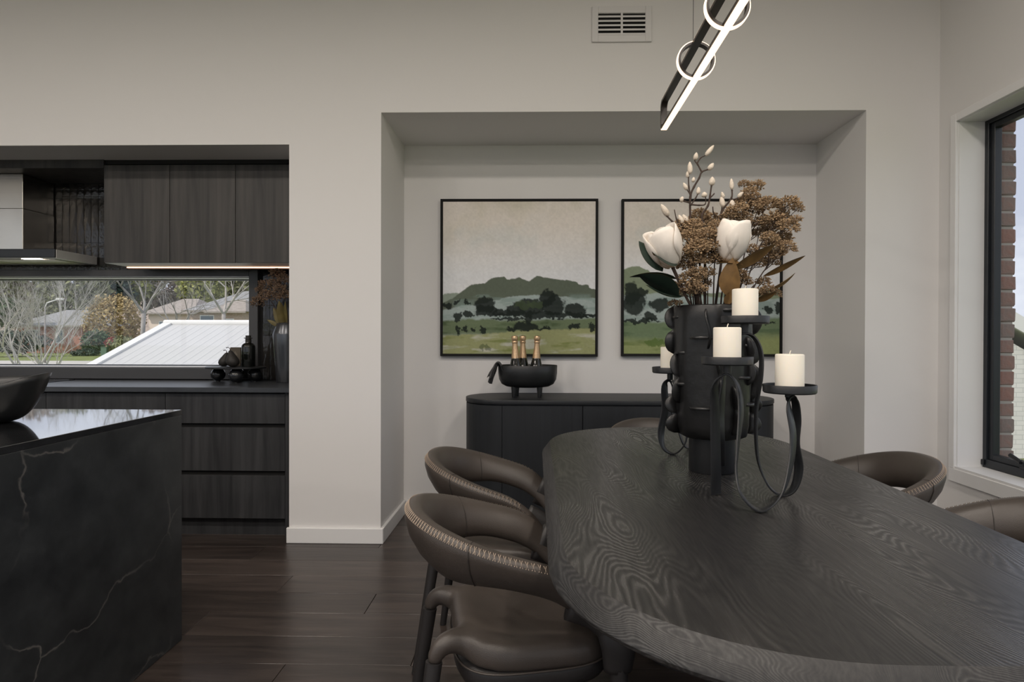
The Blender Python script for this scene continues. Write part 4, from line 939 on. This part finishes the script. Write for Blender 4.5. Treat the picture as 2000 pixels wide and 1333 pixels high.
# ------------------------------------------------------------------ flower arrangement in the vase
VM = Vector((VTX, VTY, TZ+.50))
P5 = lambda cx_, cy_, dy=0.: at(1200 + .2851*cx_, 260 + .2851*cy_, Y=VTY+dy)
RS = .2851*2.085/F*1.0
bunches = [
 ('tallest bronze umbel spray rising above the painting frame', .06, [(890, 350, 32), (970, 365, 48), (930, 415, 52), (905, 480, 58)]),
 ('bronze umbel spray behind the tall white bloom', .03, [(960, 520, 55), (840, 530, 58), (795, 565, 50), (880, 590, 55)]),
 ('bronze umbel spray crossing the top corner of the painting', .02, [(1050, 490, 60), (1005, 475, 45), (1080, 600, 66), (1010, 610, 50)]),
 ('bronze umbel spray reaching furthest toward the window', -.02, [(1190, 490, 60), (1260, 515, 32), (1235, 600, 40), (1190, 640, 58)]),
 ('bronze umbel spray below the outermost heads', .05, [(1150, 580, 50), (1080, 660, 60), (990, 690, 50), (1150, 730, 62)]),
 ('bronze umbel spray leaning low above the long leaf', -.05, [(1190, 780, 48), (1090, 785, 58), (1120, 835, 48), (1060, 720, 50)]),
 ('bronze umbel spray beside the painting edge near the leaf tips', .0, [(990, 890, 50), (1090, 880, 40), (940, 800, 45), (1030, 840, 45)]),
 ('bronze umbel spray crowning the left mass of heads', .05, [(580, 570, 60), (680, 590, 52), (620, 625, 66)]),
 ('bronze umbel spray pointing toward the left white bloom', -.02, [(540, 640, 58), (470, 630, 50), (410, 660, 40), (500, 690, 55)]),
 ('bronze umbel spray between the two white blooms', -.06, [(700, 640, 48), (620, 715, 66), (690, 780, 58), (650, 690, 50)]),
 ('bronze umbel spray in the dense middle of the bouquet', -.08, [(530, 715, 66), (560, 790, 66), (640, 850, 66), (600, 780, 60)]),
 ('bronze umbel spray tucked under the dense middle heads', -.07, [(560, 875, 58), (700, 865, 50), (490, 835, 50), (470, 910, 48)]),
 ('bronze umbel spray low on the side of the green leaves', -.07, [(520, 1000, 58), (570, 960, 50), (480, 1060, 58), (455, 1100, 36)]),
 ('bronze umbel spray just above the vase lip', -.06, [(560, 1070, 56), (600, 1030, 50), (640, 960, 45)]),
 ('bronze umbel spray behind the top candle', -.02, [(860, 980, 50), (900, 1015, 40), (830, 930, 40)]),
 ('bronze umbel spray hanging lowest beside the top candle', -.05, [(1020, 1020, 40), (1050, 1080, 42), (1110, 1095, 32), (990, 1095, 40)]),
 ('tiny bronze umbel spray drooping over the vase lip toward the far candle', -.03, [(400, 1165, 26), (445, 1165, 22)]),
]
for k, (lab, dy, hs) in enumerate(bunches):
    ax_ = sum(h[0] for h in hs)/len(hs); bp = VM + Vector((max(-.085, min(.085, (ax_-720)*RS*.55)), max(-.06, min(.06, dy)), 0))
    flower_stem('umbel_spray', lab, 'dried flower', 'bronze umbel sprays in the table vase', bp, [(P5(x, y, dy + RNG.uniform(-.035, .035)), r*RS*1.3) for x, y, r in hs], UM, .0028)
# extra bare stalks crowding the vase mouth
for k in range(9):
    x = VM.x + RNG.uniform(-.085, .08); y = VM.y + RNG.uniform(-.07, .06); top = Vector((x + (x-VM.x)*.7 + RNG.uniform(-.02, .02), y + RNG.uniform(-.02, .02), TZ + RNG.uniform(.68, .80)))
    o = MB().tube([(0, 0, 0), ((top.x-x)*.4, (top.y-y)*.5, .1), (top.x-x, top.y-y, top.z-VM.z)], [.0035, .003, .002], 5).build('bare_stalk', 'stem_brown', None, True); o.location = (x, y, VM.z)
    tag(o, 'bare brown stalk rising from the mouth of the table vase', 'stalk', 'bare stalks in the table vase')
# bud branches
def branch(lab, dy, paths, buds):
    t = thing('bud_branch', lab, 'branch', VM + Vector(((paths[0][0][0]-720)*RS*.5, dy*.5, 0)), 0, 'magnolia bud branches in the table vase'); b0 = t.location.copy()
    g = MB()
    for j, (pth) in enumerate(paths):
        pts = [P5(x, y, dy) - b0 for x, y in pth]
        if j == 0: pts = [Vector((0, 0, 0))] + pts
        sp = spline(pts, 4); r0 = (.0046 if j == 0 else .0028); g.tube(sp, [r0*(1-.45*q/(len(sp)-1)) * (1.25 if q % 4 == 0 and q else 1) for q in range(len(sp))], 6)
    g.build('twig', 'stem_brown', t, True)
    for (x, y, l_, w_, ang) in buds:
        d = Vector((math.sin(R(ang)), RNG.uniform(-.2, .2), math.cos(R(ang)))).normalized(); g = MB(); L_ = l_*RS; W_ = w_*RS*.5
        g.lathe([(W_*.35, 0), (W_*.85, L_*.15), (W_, L_*.38), (W_*.85, L_*.65), (W_*.5, L_*.88), (W_*.12, L_)], 10); o = g.build('bud', 'bud', t, True)
        o.location = P5(x, y, dy) - b0 - d*L_*.5; o.rotation_euler = d.to_track_quat('Z', 'Y').to_euler()
branch('tallest magnolia bud branch rising high above the bouquet', .01, [[(560, 1000), (525, 800), (520, 600), (520, 440), (545, 370), (580, 310), (598, 268), (640, 250)], [(598, 268), (570, 215), (550, 190), (556, 175)], [(565, 210), (590, 172), (625, 152)], [(520, 430), (510, 370), (508, 300), (515, 275)], [(520, 500), (560, 440), (570, 415)], [(520, 480), (480, 468), (470, 460)], [(520, 420), (495, 385)]],
       [(518, 238, 88, 36, 0), (653, 120, 90, 34, 38), (558, 160, 52, 34, 8), (662, 230, 58, 36, 35), (500, 285, 42, 24, -5), (541, 320, 36, 24, 10), (485, 365, 56, 30, -25), (575, 395, 52, 30, 5), (460, 455, 26, 42, -80)])
branch('crooked magnolia bud branch beside the tallest one', .0, [[(620, 800), (610, 640), (600, 560), (640, 500), (655, 430), (665, 360)], [(520, 490), (580, 495), (622, 488), (625, 440)], [(655, 445), (680, 420), (684, 412)]], [(669, 330, 60, 42, 5), (616, 422, 36, 42, -8)])
branch('magnolia bud branch standing before the top edge of the painting', .02, [[(740, 800), (725, 640), (735, 540), (800, 450), (806, 390)], [(730, 560), (738, 500)], [(800, 460), (840, 448), (858, 435)], [(690, 570), (677, 540), (674, 505)], [(790, 470), (800, 500)]], [(803, 350, 80, 30, 0), (738, 470, 82, 38, -6), (741, 425, 46, 26, -15), (865, 422, 54, 30, 45), (805, 485, 58, 42, 0)])
branch('magnolia bud branch leaning over the left white bloom', -.01, [[(520, 800), (450, 660), (400, 610), (355, 565)], [(450, 650), (425, 590), (411, 525)], [(470, 660), (455, 620), (445, 600)]], [(345, 530, 96, 44, -35), (455, 590, 64, 34, -25), (485, 585, 60, 34, -30)])
# magnolia blooms
def petal_mb(L_, W_, cup, n=10, m=9, th=.0016, tip=.15, flare=0.):
    g = MB(); P = []
    for i in range(n+1):
        u = i/n; wu = W_*(math.sin(PI*(u*.80+.06))**.7)*(1 - tip*max(0, u-.8)*3)
        for j in range(m):
            v_ = j/(m-1)*2-1; ang = v_*wu/cup
            rad = cup*(.16 + .95*math.sin(PI*(.06 + .74*u))**.75) + flare*u**4
            P.append(((rad)*math.cos(ang), rad*math.sin(ang), L_*u - .006*v_*v_*u))
    f = [(a_*m+b_, a_*m+b_+1, (a_+1)*m+b_+1, (a_+1)*m+b_) for a_ in range(n) for b_ in range(m-1)]
    g.add(P, f); return g
def bloom(lab, c, axis, sz, spin, green_leaves, base):
    t = thing('magnolia_bloom', lab, 'flower', base, 0, 'white magnolia blooms in the table vase'); base = Vector(base)
    q = Vector(axis).to_track_quat('Z', 'Y').to_matrix() @ Matrix.Rotation(R(spin), 3, 'Z'); c = Vector(c) - base; bottom = c - Vector(axis).normalized()*sz*.55
    for ring_, n_, rr, ll in ((0, 3, 1.0, 1.02), (1, 3, .88, 1.0), (2, 2, .6, .9)):
        for k in range(n_):
            a_ = 2*PI*k/n_ + ring_*1.05 + .2*k
            o = petal_mb(sz*1.12*ll, sz*.62*rr, sz*.42*rr, flare=(.010 if ring_ == 0 else -.004)*RNG.uniform(.4, 1.4)).build('petal', 'petal', t, True)
            so_ = o.modifiers.new('thick', 'SOLIDIFY'); so_.thickness = .0018
            o.rotation_euler = (q @ Matrix.Rotation(a_, 3, 'Z') @ Matrix.Rotation(R(RNG.uniform(-3, 5)), 3, 'Y')).to_euler(); o.location = bottom
    g = MB(); g.tube([(0, 0, 0), bottom*.5 + Vector((0, 0, -.01)), bottom + Vector(axis).normalized()*.004], [.005, .0045, .006], 8); g.build('stalk', 'stem_brown', t, True)
    for pos, dv, l_, w_, roll, curl in green_leaves: place_leaf(t, Vector(pos) - base, dv, l_, w_, ['leaf_brown', 'leaf_green'], roll, .3, curl)
bloom('white magnolia bloom standing upright above the candles', P5(808, 745, -.11), (.10, -.15, 1), .118, 20,
      [(P5(810, 930, -.12), (.85, -.1, .62), .150, .032, R(150), .12), (P5(800, 1130, -.12), (-.18, -.35, .9), .125, .036, R(165), -.25), (P5(700, 900, -.10), (.45, -.3, .1), .08, .026, R(20), -.3)], VM + Vector((.03, -.05, 0)))
bloom('white magnolia bloom nodding toward the left painting', P5(352, 790, -.10), (-.42, -.25, 1), .118, 70,
      [(P5(440, 1120, -.10), (-.72, -.25, .42), .165, .040, R(25), -.1), (P5(330, 950, -.09), (-.35, .05, .75), .13, .030, R(120), .35), (P5(430, 900, -.11), (-.65, -.2, .12), .10, .030, R(160), -.2), (P5(430, 1000, -.07), (-1, .1, .16), .155, .022, R(20), -.12), (P5(470, 1120, -.06), (-.8, 0, .25), .13, .03, R(160), .0)], VM + Vector((-.05, -.05, 0)))
tl = thing('magnolia_leaf_sprig', 'sprig of brown backed leaves pointing toward the window', 'leaf sprig', VM + Vector((.06, -.03, 0)))
b0 = tl.location.copy(); MB().tube([(0, 0, 0), (.03, -.01, .09), P5(960, 1040, -.06) - b0], [.004, .003, .002], 6).build('stalk', 'stem_brown', tl, True)
for pos, dv, l_, w_, roll, curl in ((P5(1020, 980, -.06), (.85, -.1, .5), .145, .020, R(150), .08), (P5(1060, 1070, -.06), (.85, -.05, .38), .10, .018, R(160), -.15), (P5(960, 1150, -.08), (.75, -.3, .4), .07, .018, R(150), .1), (P5(770, 1180, -.11), (.1, -.3, .9), .045, .014, R(150), .1)):
    place_leaf(tl, Vector(pos) - b0, dv, l_, w_, ['leaf_brown', 'leaf_brown'], roll, .35, curl)

# ------------------------------------------------------------------ candle holders and candles
def ribbon(g, pts, wid=.030, th=.0055):
    """pts: (pos, angle) - angle of the flat side about vertical, 0 = face to the front"""
    arr = [list(p) + [a_] for p, a_ in pts]; sp = spline(arr, 7); rings = []
    for k, q in enumerate(sp):
        p = Vector(q[:3]); tn = Vector(sp[min(k+1, len(sp)-1)][:3]) - Vector(sp[max(k-1, 0)][:3]); tn.normalize()
        wdv = Vector((math.cos(R(q[3])), math.sin(R(q[3])), 0)); wdv = (wdv - tn*wdv.dot(tn)).normalized(); nn_ = tn.cross(wdv)
        rings.append([p + wdv*wid/2*a_ + nn_*th/2*b_ for a_, b_ in ((-1, -.6), (-.9, -1), (.9, -1), (1, -.6), (1, .6), (.9, 1), (-.9, 1), (-1, .6))])
    g.loft(rings); return g
def pan(parent, c, post_z, r=.070):
    lathe_part([(0, 0), (r-.004, 0), (r-.001, .003), (r, .022), (r-.001, .0235), (r-.004, .0225), (r-.006, .005), (0, .0045)], 'candle_pan', 'iron_black', parent, 40, c)
    lathe_part([(.012, 0), (.012, c[2]-post_z-.0005), ], 'pan_post', 'iron_black', parent, 16, (c[0], c[1], post_z))
def candle(c, r, h, lab):
    t = thing('pillar_candle', lab, 'candle', c, 0, 'ivory pillar candles')
    lathe_part([(0, 0), (r-.0015, 0), (r, .0015), (r, h-.003), (r-.001, h-.001), (r-.0035, h), (r*.6, h-.0015), (0, h-.002)], 'wax', 'wax', t, 40)
    MB().tube([(0, 0, h-.003), (.0005, 0, h+.004), (.003, 0, h+.010)], .0013, 5).build('wick', 'wick', t)
    return t
def pth(L_):
    return [((at(px, py, Y=v) if v > 1.2 else at(px, py, Z=v)), a_) for px, py, v, a_ in L_]
hb = thing('candle_holder', 'black ribbon iron candle holder with three pans before the vase', 'candle holder', (.60, 1.70, TZ), 0, 'ribbon iron candle holders'); o_ = Vector(hb.location)
L1 = [(1398, 966, .7535, 12), (1398, 900, 1.742, 15), (1396, 800, 1.735, 25), (1397, 752, 1.725, 45), (1418, 731, 1.71, 75), (1440, 752, 1.695, 60), (1447, 800, 1.675, 50), (1441, 870, 1.65, 62), (1438, 925, 1.63, 68), (1449, 968, 1.605, 72), (1484, 997, .7545, 72), (1524, 970, 1.60, 60), (1544, 910, 1.625, 48), (1549, 850, 1.645, 42), (1541, 800, 1.66, 50), (1544, 778, 1.675, 75), (1553, 785, 1.69, 100), (1556, 820, 1.70, 110), (1553, 865, 1.71, 112), (1560, 915, 1.725, 110), (1549, 955, 1.738, 95), (1524, 966, .7545, 80), (1498, 945, 1.765, 75), (1479, 890, 1.78, 80), (1477, 800, 1.79, 84), (1486, 735, 1.80, 88), (1486, 690, 1.81, 88), (1474, 661, 1.82, 88), (1455, 652, 1.83, 86), (1437, 662, 1.84, 86), (1420, 705, 1.85, 70), (1408, 800, 1.865, 35), (1406, 870, 1.88, 15), (1406, 921, .7535, 12)]
P1 = [(p - o_, a_) for p, a_ in pth(L1)]
ribbon(MB(), P1, .032).build('ribbon', 'iron_black', hb, auto=50)
def top_of(pts, i): return pts[i][0]
tops = []
for i, (pxx, pyy, Yv) in ((4, (1420, 713, 1.70)), (15, (1542, 768, 1.675)), (28, (1455, 633, 1.83))):
    c_ = at(pxx, pyy, Y=Yv) - o_; pan(hb, (c_.x, c_.y, c_.z), P1[i][0].z + .0025); tops.append(Vector((c_.x, c_.y, c_.z + .0048)) + o_)
hb2 = thing('candle_holder', 'black ribbon iron candle holder mostly hidden behind the vase', 'candle holder', (.57, 2.38, TZ), 0, 'ribbon iron candle holders'); o2 = Vector(hb2.location)
L2 = [(1352, 872, .7535, 80), (1336, 868, 2.43, 70), (1324, 835, 2.42, 62), (1312, 800, 2.41, 65), (1315, 765, 2.40, 70), (1307, 744, 2.385, 80), (1298, 756, 2.375, 30), (1299, 800, 2.37, 15), (1291, 845, 2.36, 25), (1296, 874, 2.345, 55), (1316, 886, .7545, 75), (1335, 872, 2.33, 72), (1342, 850, 2.325, 70), (1345, 800, 2.32, 75), (1352, 745, 2.32, 80), (1368, 730, 2.32, 85), (1384, 745, 2.32, 80), (1390, 800, 2.32, 75), (1392, 893, .7535, 70)]
P2 = [(p - o2, a_) for p, a_ in pth(L2)]
ribbon(MB(), P2, .030).build('ribbon', 'iron_black', hb2, auto=50)
c_ = at(1309, 729, Y=2.385) - o2; pan(hb2, (c_.x, c_.y, c_.z), P2[5][0].z + .0025); tops.append(Vector((c_.x, c_.y, c_.z + .0048)) + o2)
cl = ['ivory pillar candle on the middle pan in front of the vase', 'ivory pillar candle on the lowest pan nearest the window', 'ivory pillar candle on the highest pan below the flowers', 'ivory pillar candle peeking out beyond the vase toward the paintings']
for c_, (r, h), lab in zip(tops, ((.0375, .100), (.0375, .102), (.0375, .100), (.0375, .098)), cl): candle(c_, r, h, lab)

# ------------------------------------------------------------------ outside
GZ = -1.0
struct(MB().add([(-260, -120, GZ), (160, -120, GZ), (160, 260, GZ), (-260, 260, GZ)], [(0, 1, 2, 3)]).build('ground', 'lawn'), 'grass ground outside')
struct(MB().box(-16, 6, -14, YF-.25, GZ-.2, -.18).box(-16, XL-.25, YF-.25, 3, GZ-.2, -.18).build('bounce_patio', 'road'), 'added pale terrace bouncing sunlight in through the glass doors')  # unseen terrace, added in a pale tone to bounce sunlight indoors
struct(MB().box(-120, 10, 38, 50, GZ-.2, GZ+.03).build('road', 'road'), 'pale road across the garden view')
# wooded rise behind the houses
g = MB(); nx = 40; pts = []
for i in range(nx+1):
    x = -170 + 200*i/nx; h = 15 + 4*mnoise.noise((x*.03, 0, 3)) + 2*mnoise.noise((x*.11, 5, 1))
    pts += [(x, 128, GZ-1), (x, 150, h*.7), (x, 185, h)]
g.add(pts, [(i*3+j, (i+1)*3+j, (i+1)*3+j+1, i*3+j+1) for i in range(nx) for j in range(2)]); struct(g.build('hill', 'foliage_brown', None, True), 'wooded rise behind the houses')
# white metal roof next door
Ya, Xa = 14.0, at(330, 633, Y=14.0).x; za = at(330, 633, Y=14.0).z; sl_ = math.tan(R(22)); slope_len = 5.2; xe_ = Xa + 11; skew = .09
t = thing('white_roof_house', 'neighbouring house with a white ribbed metal roof', 'house', (Xa, Ya, GZ))
def rp(u, d, up=0.): return (u - skew*d, -d, za - GZ - sl_*d + up)          # u along the ridge, d down the slope
g = MB(); L_r = xe_ - Xa
g.add([rp(0, 0), rp(L_r, 0), rp(L_r, slope_len), rp(0, slope_len), (0, 4, za-GZ-sl_*4), (L_r, 4, za-GZ-sl_*4)], [(3, 2, 1, 0), (0, 1, 5, 4)]); g.build('roof_sheet', 'roof_white', t, recalc=False)
nr = int(L_r/.2); rbm = None
for k in range(nr):
    u = .12 + k*.2; g = MB(); h_ = .007
    g.add([rp(u-.028, 0), rp(u-.012, 0, h_), rp(u+.012, 0, h_), rp(u+.028, 0), rp(u-.028, slope_len), rp(u-.012, slope_len, h_), rp(u+.012, slope_len, h_), rp(u+.028, slope_len)], [(0, 4, 5, 1), (1, 5, 6, 2), (2, 6, 7, 3), (4, 7, 6, 5)])
    if k < 60: g.build('roof_rib', 'roof_white', t)
MB().tube([(-.1, 0, za-GZ+.02), (L_r, 0, za-GZ+.02)], .075, 8).build('ridge_cap', 'roof_trim_white', t, True)
g = MB(); g.loft([[Vector(rp(-.10, d, .05)), Vector(rp(.10, d, .05)), Vector(rp(.10, d, -.16)), Vector(rp(-.10, d, -.16))] for d in (0, slope_len)]); g.build('barge_cap', 'roof_trim_white', t)
MB().box(.15, L_r, -slope_len+.5, 3.9, 0, za-GZ-sl_*slope_len+.1).build('wall', 'white_brickwork', t)
# neighbour seen through the dining window
NY = 11.2; pa = at(1962, 613, Y=NY); xap = pa.x - .5; zap = pa.z + .5*.58
t = thing('white_brick_house', 'white brick gable house beyond the dining window', 'house', (xap, NY, GZ)); k58 = .58
g = MB(); w_ = 4.2; zz = zap - GZ
g.add([(-w_, .0, 0), (w_, 0, 0), (w_, 0, zz-.45-k58*w_), (0, 0, zz-.45), (-w_, 0, zz-.45-k58*w_), (-w_, 9, 0), (w_, 9, 0), (w_, 9, zz-.45-k58*w_), (0, 9, zz-.45), (-w_, 9, zz-.45-k58*w_)], [(0, 1, 2, 3, 4), (9, 8, 7, 6, 5), (1, 6, 7, 2), (5, 0, 4, 9)]); g.build('wall', 'white_brickwork', t)
for s_ in (-1, 1):
    ov = w_ + .5
    g = MB(); g.loft([[(0, y, zz), (s_*ov, y, zz-k58*ov), (s_*ov, y, zz-k58*ov-.18), (0, y, zz-.18)] for y in (-.16, 9.3)]); g.build('roof_slope', 'roof_white', t)
    g = MB(); g.loft([[(0, y, zz+.04), (s_*ov, y, zz-k58*ov+.04), (s_*ov, y, zz-k58*ov-.24), (0, y, zz-.24)] for y in (-.21, -.161)]); g.build('barge_board', 'roof_trim_white', t)
# houses across the road
def house(lab, px0, px1, Yd, y_eave, y_ridge, dep, wall_m, roof_m, wins, rise_in=.3):
    a_ = at(px0, y_eave, Y=Yd); b_ = at(px1, y_eave, Y=Yd); r_ = at((px0+px1)/2, y_ridge, Y=Yd+dep/2); cx_ = (a_.x+b_.x)/2; hw = (b_.x-a_.x)/2; ze = a_.z - GZ; zr = r_.z - GZ
    t = thing('house', lab, 'house', (cx_, Yd, GZ), 0, 'houses across the road')
    MB().box(-hw, hw, 0, dep, 0, ze).build('wall', wall_m, t)
    o_ = .6; g = MB(); rl = max(.5, hw*(1-rise_in*2))
    g.add([(-hw-o_, -o_, ze), (hw+o_, -o_, ze), (hw+o_, dep+o_, ze), (-hw-o_, dep+o_, ze), (-rl, dep/2, zr), (rl, dep/2, zr)], [(0, 1, 5, 4), (2, 3, 4, 5), (1, 2, 5), (3, 0, 4), (3, 2, 1, 0)]); g.build('roof', roof_m, t)
    g = MB(); g.bbox(-hw-o_-.02, hw+o_+.02, -o_-.12, -o_, ze-.16, ze+.02, .01); g.build('gutter', 'roof_tan', t)
    for (u0, u1, z0, z1) in wins:
        f = MB().bbox(-hw+2*hw*u0, -hw+2*hw*u1, -.06, .02, ze*z0, ze*z1, .01).build('window', 'lamp_white', t)
        MB().box(-hw+2*hw*u0+.1, -hw+2*hw*u1-.1, -.075, -.058, ze*z0+.1, ze*z1-.1).build('pane', 'far_window', f)
house('red brick house with grey roof behind the pale bare tree', 28, 160, 72, 636, 606, 10, 'house_brick_red', 'roof_grey', ((.62, .73, .35, .85), (.15, .35, .4, .85)))
house('tan brick house with a wide grey hipped roof above the white roof', 372, 560, 66, 607, 569, 12, 'house_brick_tan', 'roof_grey', ((.52, .66, .45, .9), (.1, .25, .45, .9)))
house('tan house wing with its own small gable roof', 418, 474, 58, 609, 586, 5, 'house_brick_tan', 'roof_tan', ((.3, .7, .45, .85),), .45)
house('cream walled house with low tan roof beside the forked tree', 290, 372, 70, 612, 584, 9, 'house_cream', 'roof_tan', ((.25, .5, .4, .8), (.6, .8, .4, .8)))
# trees
def crown(t, c, rad, n, size, mat_, seed, name='crown'):
    rs = np.random.RandomState(seed); V = []; Fc = []
    k_ = 0
    for k in range(n):
        d = rs.normal(size=3); d /= np.linalg.norm(d); rr = rs.uniform(.35, 1)**.45; bl = 1 + .28*mnoise.noise((d[0]*2.2, d[1]*2.2, d[2]*2.2+seed))
        p = np.array(c) + d*np.array(rad)*rr*bl; s_ = size*rs.uniform(.6, 1.4); a_ = rs.normal(size=3); a_ /= np.linalg.norm(a_); b_ = np.cross(a_, rs.normal(size=3)); b_ /= np.linalg.norm(b_)
        V += [tuple(p - a_*s_), tuple(p + b_*s_*.55), tuple(p + a_*s_), tuple(p - b_*s_*.55)]; Fc.append((k_, k_+1, k_+2, k_+3)); k_ += 4
    g = MB(); g.add(V, Fc); o = g.build(name, mat_, t, recalc=False); o['kind'] = 'stuff'; return o
def leafy(lab, px, pyc, Yd, rx, rz, mat_, n=1500, size=.35, seed=1, name='leafy_tree', cat='tree', group='trees across the road'):
    c = at(px, pyc, Y=Yd); t = thing(name, lab, cat, (c.x, Yd, GZ), 0, group)
    crown(t, (0, 0, c.z-GZ), (rx, rx*.8, rz), n, size, mat_, seed)
    MB().tube([(0, 0, 0), (.1, 0, (c.z-GZ)*.5), (0, .1, c.z-GZ)], [.25*rx/3, .18*rx/3, .06], 6).build('trunk', 'bark_mid', t, True)
leafy('golden brown willow like tree above the slope of the white roof', 222, 632, 70, 3.2, 3.5, 'foliage_gold', 3600, .20, 2)
leafy('olive tree crown behind the street lamp', 140, 572, 85, 5.0, 4.6, 'foliage_olive', 2600, .40, 3)
leafy('dark green tree crown between olive and gold trees', 205, 566, 92, 4.2, 3.8, 'foliage_dark', 2200, .40, 4)
leafy('yellow green tree crown near the middle top of the kitchen window', 252, 556, 96, 4.8, 3.0, 'foliage_lime', 2000, .40, 5)
leafy('bright green conifer crown above the tan roof', 392, 558, 90, 3.4, 3.6, 'foliage_lime', 1600, .38, 6)
leafy('grey olive tree crown at the far end of the kitchen window', 478, 566, 98, 5.0, 5.0, 'foliage_olive', 2200, .45, 7)
leafy('brown leafless thicket tree between the lime crowns', 318, 562, 100, 5.5, 4.2, 'foliage_brown', 2400, .40, 8)
leafy('olive brown tree crown behind the pale bare tree', 55, 565, 95, 6.0, 5.5, 'foliage_brown', 2600, .45, 9)
leafy('olive tree crown at the outer edge of the kitchen window', -20, 570, 90, 5.5, 5.0, 'foliage_olive', 2200, .45, 10)
leafy('rounded brown tree crown behind the tan house', 440, 548, 108, 7.0, 4.0, 'foliage_brown', 2200, .5, 11)
leafy('dark green shrub beside the red brick house', 15, 610, 69.5, 2.4, 1.8, 'foliage_green', 1200, .22, 12, 'shrub', 'shrub', 'garden shrubs across the road')
leafy('low dark hedge shrub in front of the red brick house', 30, 668, 60, 2.9, 1.2, 'foliage_dark', 1500, .2, 13, 'shrub', 'shrub', 'garden shrubs across the road')
leafy('mid green shrub next to the green utility box', 188, 668, 65, 1.5, 1.3, 'foliage_green', 1200, .16, 14, 'shrub', 'shrub', 'garden shrubs across the road')
leafy('small red leaved shrub beside the utility box', 219, 672, 62, .7, .7, 'foliage_red', 500, .12, 15, 'shrub', 'shrub', 'garden shrubs across the road')
leafy('brown shrub at the foot of the golden tree', 245, 680, 61, 1.8, 1.2, 'foliage_olive', 1100, .17, 16, 'shrub', 'shrub', 'garden shrubs across the road')
leafy('low green ground cover by the verge', 168, 690, 63, 1.5, .45, 'foliage_dark', 700, .13, 17, 'shrub', 'shrub', 'garden shrubs across the road')
def bare(lab, px, Yd, z_fork, h, levels, spread, mat_, seed, r0, kids=(3, 4), up=.35):
    rs = np.random.RandomState(seed); c = at(px, 657, Y=Yd); t = thing('bare_tree', lab, 'tree', (c.x, Yd, GZ), 0, 'leafless trees outside the kitchen window')
    r0 = r0*BARK; z0 = z_fork - GZ; MB().tube([(0, 0, 0), (rs.uniform(-.1, .1), 0, z0*.5), (0, 0, z0)], [r0*1.2, r0*1.05, r0], 8).build('trunk', mat_, t, True)
    g = MB()
    def grow(p, d, l_, r, lev):
        q1 = p + d*l_*.5 + Vector(rs.uniform(-.06, .06, 3))*l_; q2 = q1 + (d + Vector(rs.uniform(-.15, .15, 3))).normalized()*l_*.5
        g.tube([p, q1, q2], [r, r*.8, r*.6], 5 if lev > 2 else 3, caps=False)
        if lev <= 0: return
        for k in range(rs.randint(kids[0], kids[1]+1)):
            dd = (d + Vector(rs.normal(size=3))*spread + Vector((0, 0, up*.5))).normalized(); st = q1 if (k % 2 and lev > 1) else q2
            grow(st, dd, l_*rs.uniform(.58, .82), r*rs.uniform(.42, .58), lev-1)
    nb = rs.randint(3, 5)
    for k in range(nb):
        a_ = 2*PI*k/nb + rs.uniform(-.4, .4); d = Vector((math.cos(a_)*spread*1.3, math.sin(a_)*spread*1.3, 1)).normalized(); grow(Vector((0, 0, z0-.05)), d, h*.34, r0*.72, levels)
    o = g.build('branches', mat_, t, True, recalc=False); o['kind'] = 'stuff'
BARK = .62
bare('pale many branched bare tree nearest the kitchen window', 58, 17, -.35, 4.2, 5, .36, 'bark_white', 5, .085, (3, 5))
bare('second pale bare sapling spreading beside the nearest bare tree', 95, 20, -.4, 3.2, 4, .40, 'bark_white', 8, .06, (3, 5))
bare('grey forked bare tree rising behind the slope of the white roof', 281, 30, 2.3, 5.2, 4, .42, 'bark_mid', 21, .165, (3, 4))
bare('silvery bare tree in front of the tan house', 437, 33, 2.4, 5.4, 4, .46, 'bark_pale', 33, .165, (3, 4))
bare('thin tangled bare tree between the two forked trees', 350, 36, 1.2, 4.6, 4, .5, 'bark_mid', 44, .12, (3, 3))
# street lamp and utility box
p = at(88, 592, Y=46); t = thing('street_lamp', 'white curved street lamp among the bare branches', 'street lamp', (p.x, 46, GZ))
e_ = at(112, 585, Y=46); f_ = at(123, 583, Y=46)
MB().tube([(0, 0, 0), (0, 0, p.z-GZ-.3)], [.07, .05], 8).build('pole', 'bark_mid', t, True); MB().tube([(0, 0, p.z-GZ-.32), (.15, 0, p.z-GZ), (e_.x-p.x, 0, e_.z-GZ)], [.045, .045, .04], 8).build('arm', 'lamp_white', t, True)
MB().bbox(e_.x-p.x-.05, f_.x-p.x, -.12, .12, e_.z-GZ-.07, e_.z-GZ+.1, .03).build('lamp_head', 'lamp_white', t)
p = at(205, 690, Y=60); t = thing('utility_box', 'green roadside utility box beside the red shrub', 'utility box', (p.x, 60, GZ))
MB().bbox(-.3, .3, -.2, .2, 0, .95, .02).build('cabinet', 'box_green', t); MB().bbox(-.33, .33, -.23, .23, .95, 1.02, .02).build('lid', 'box_green', t)
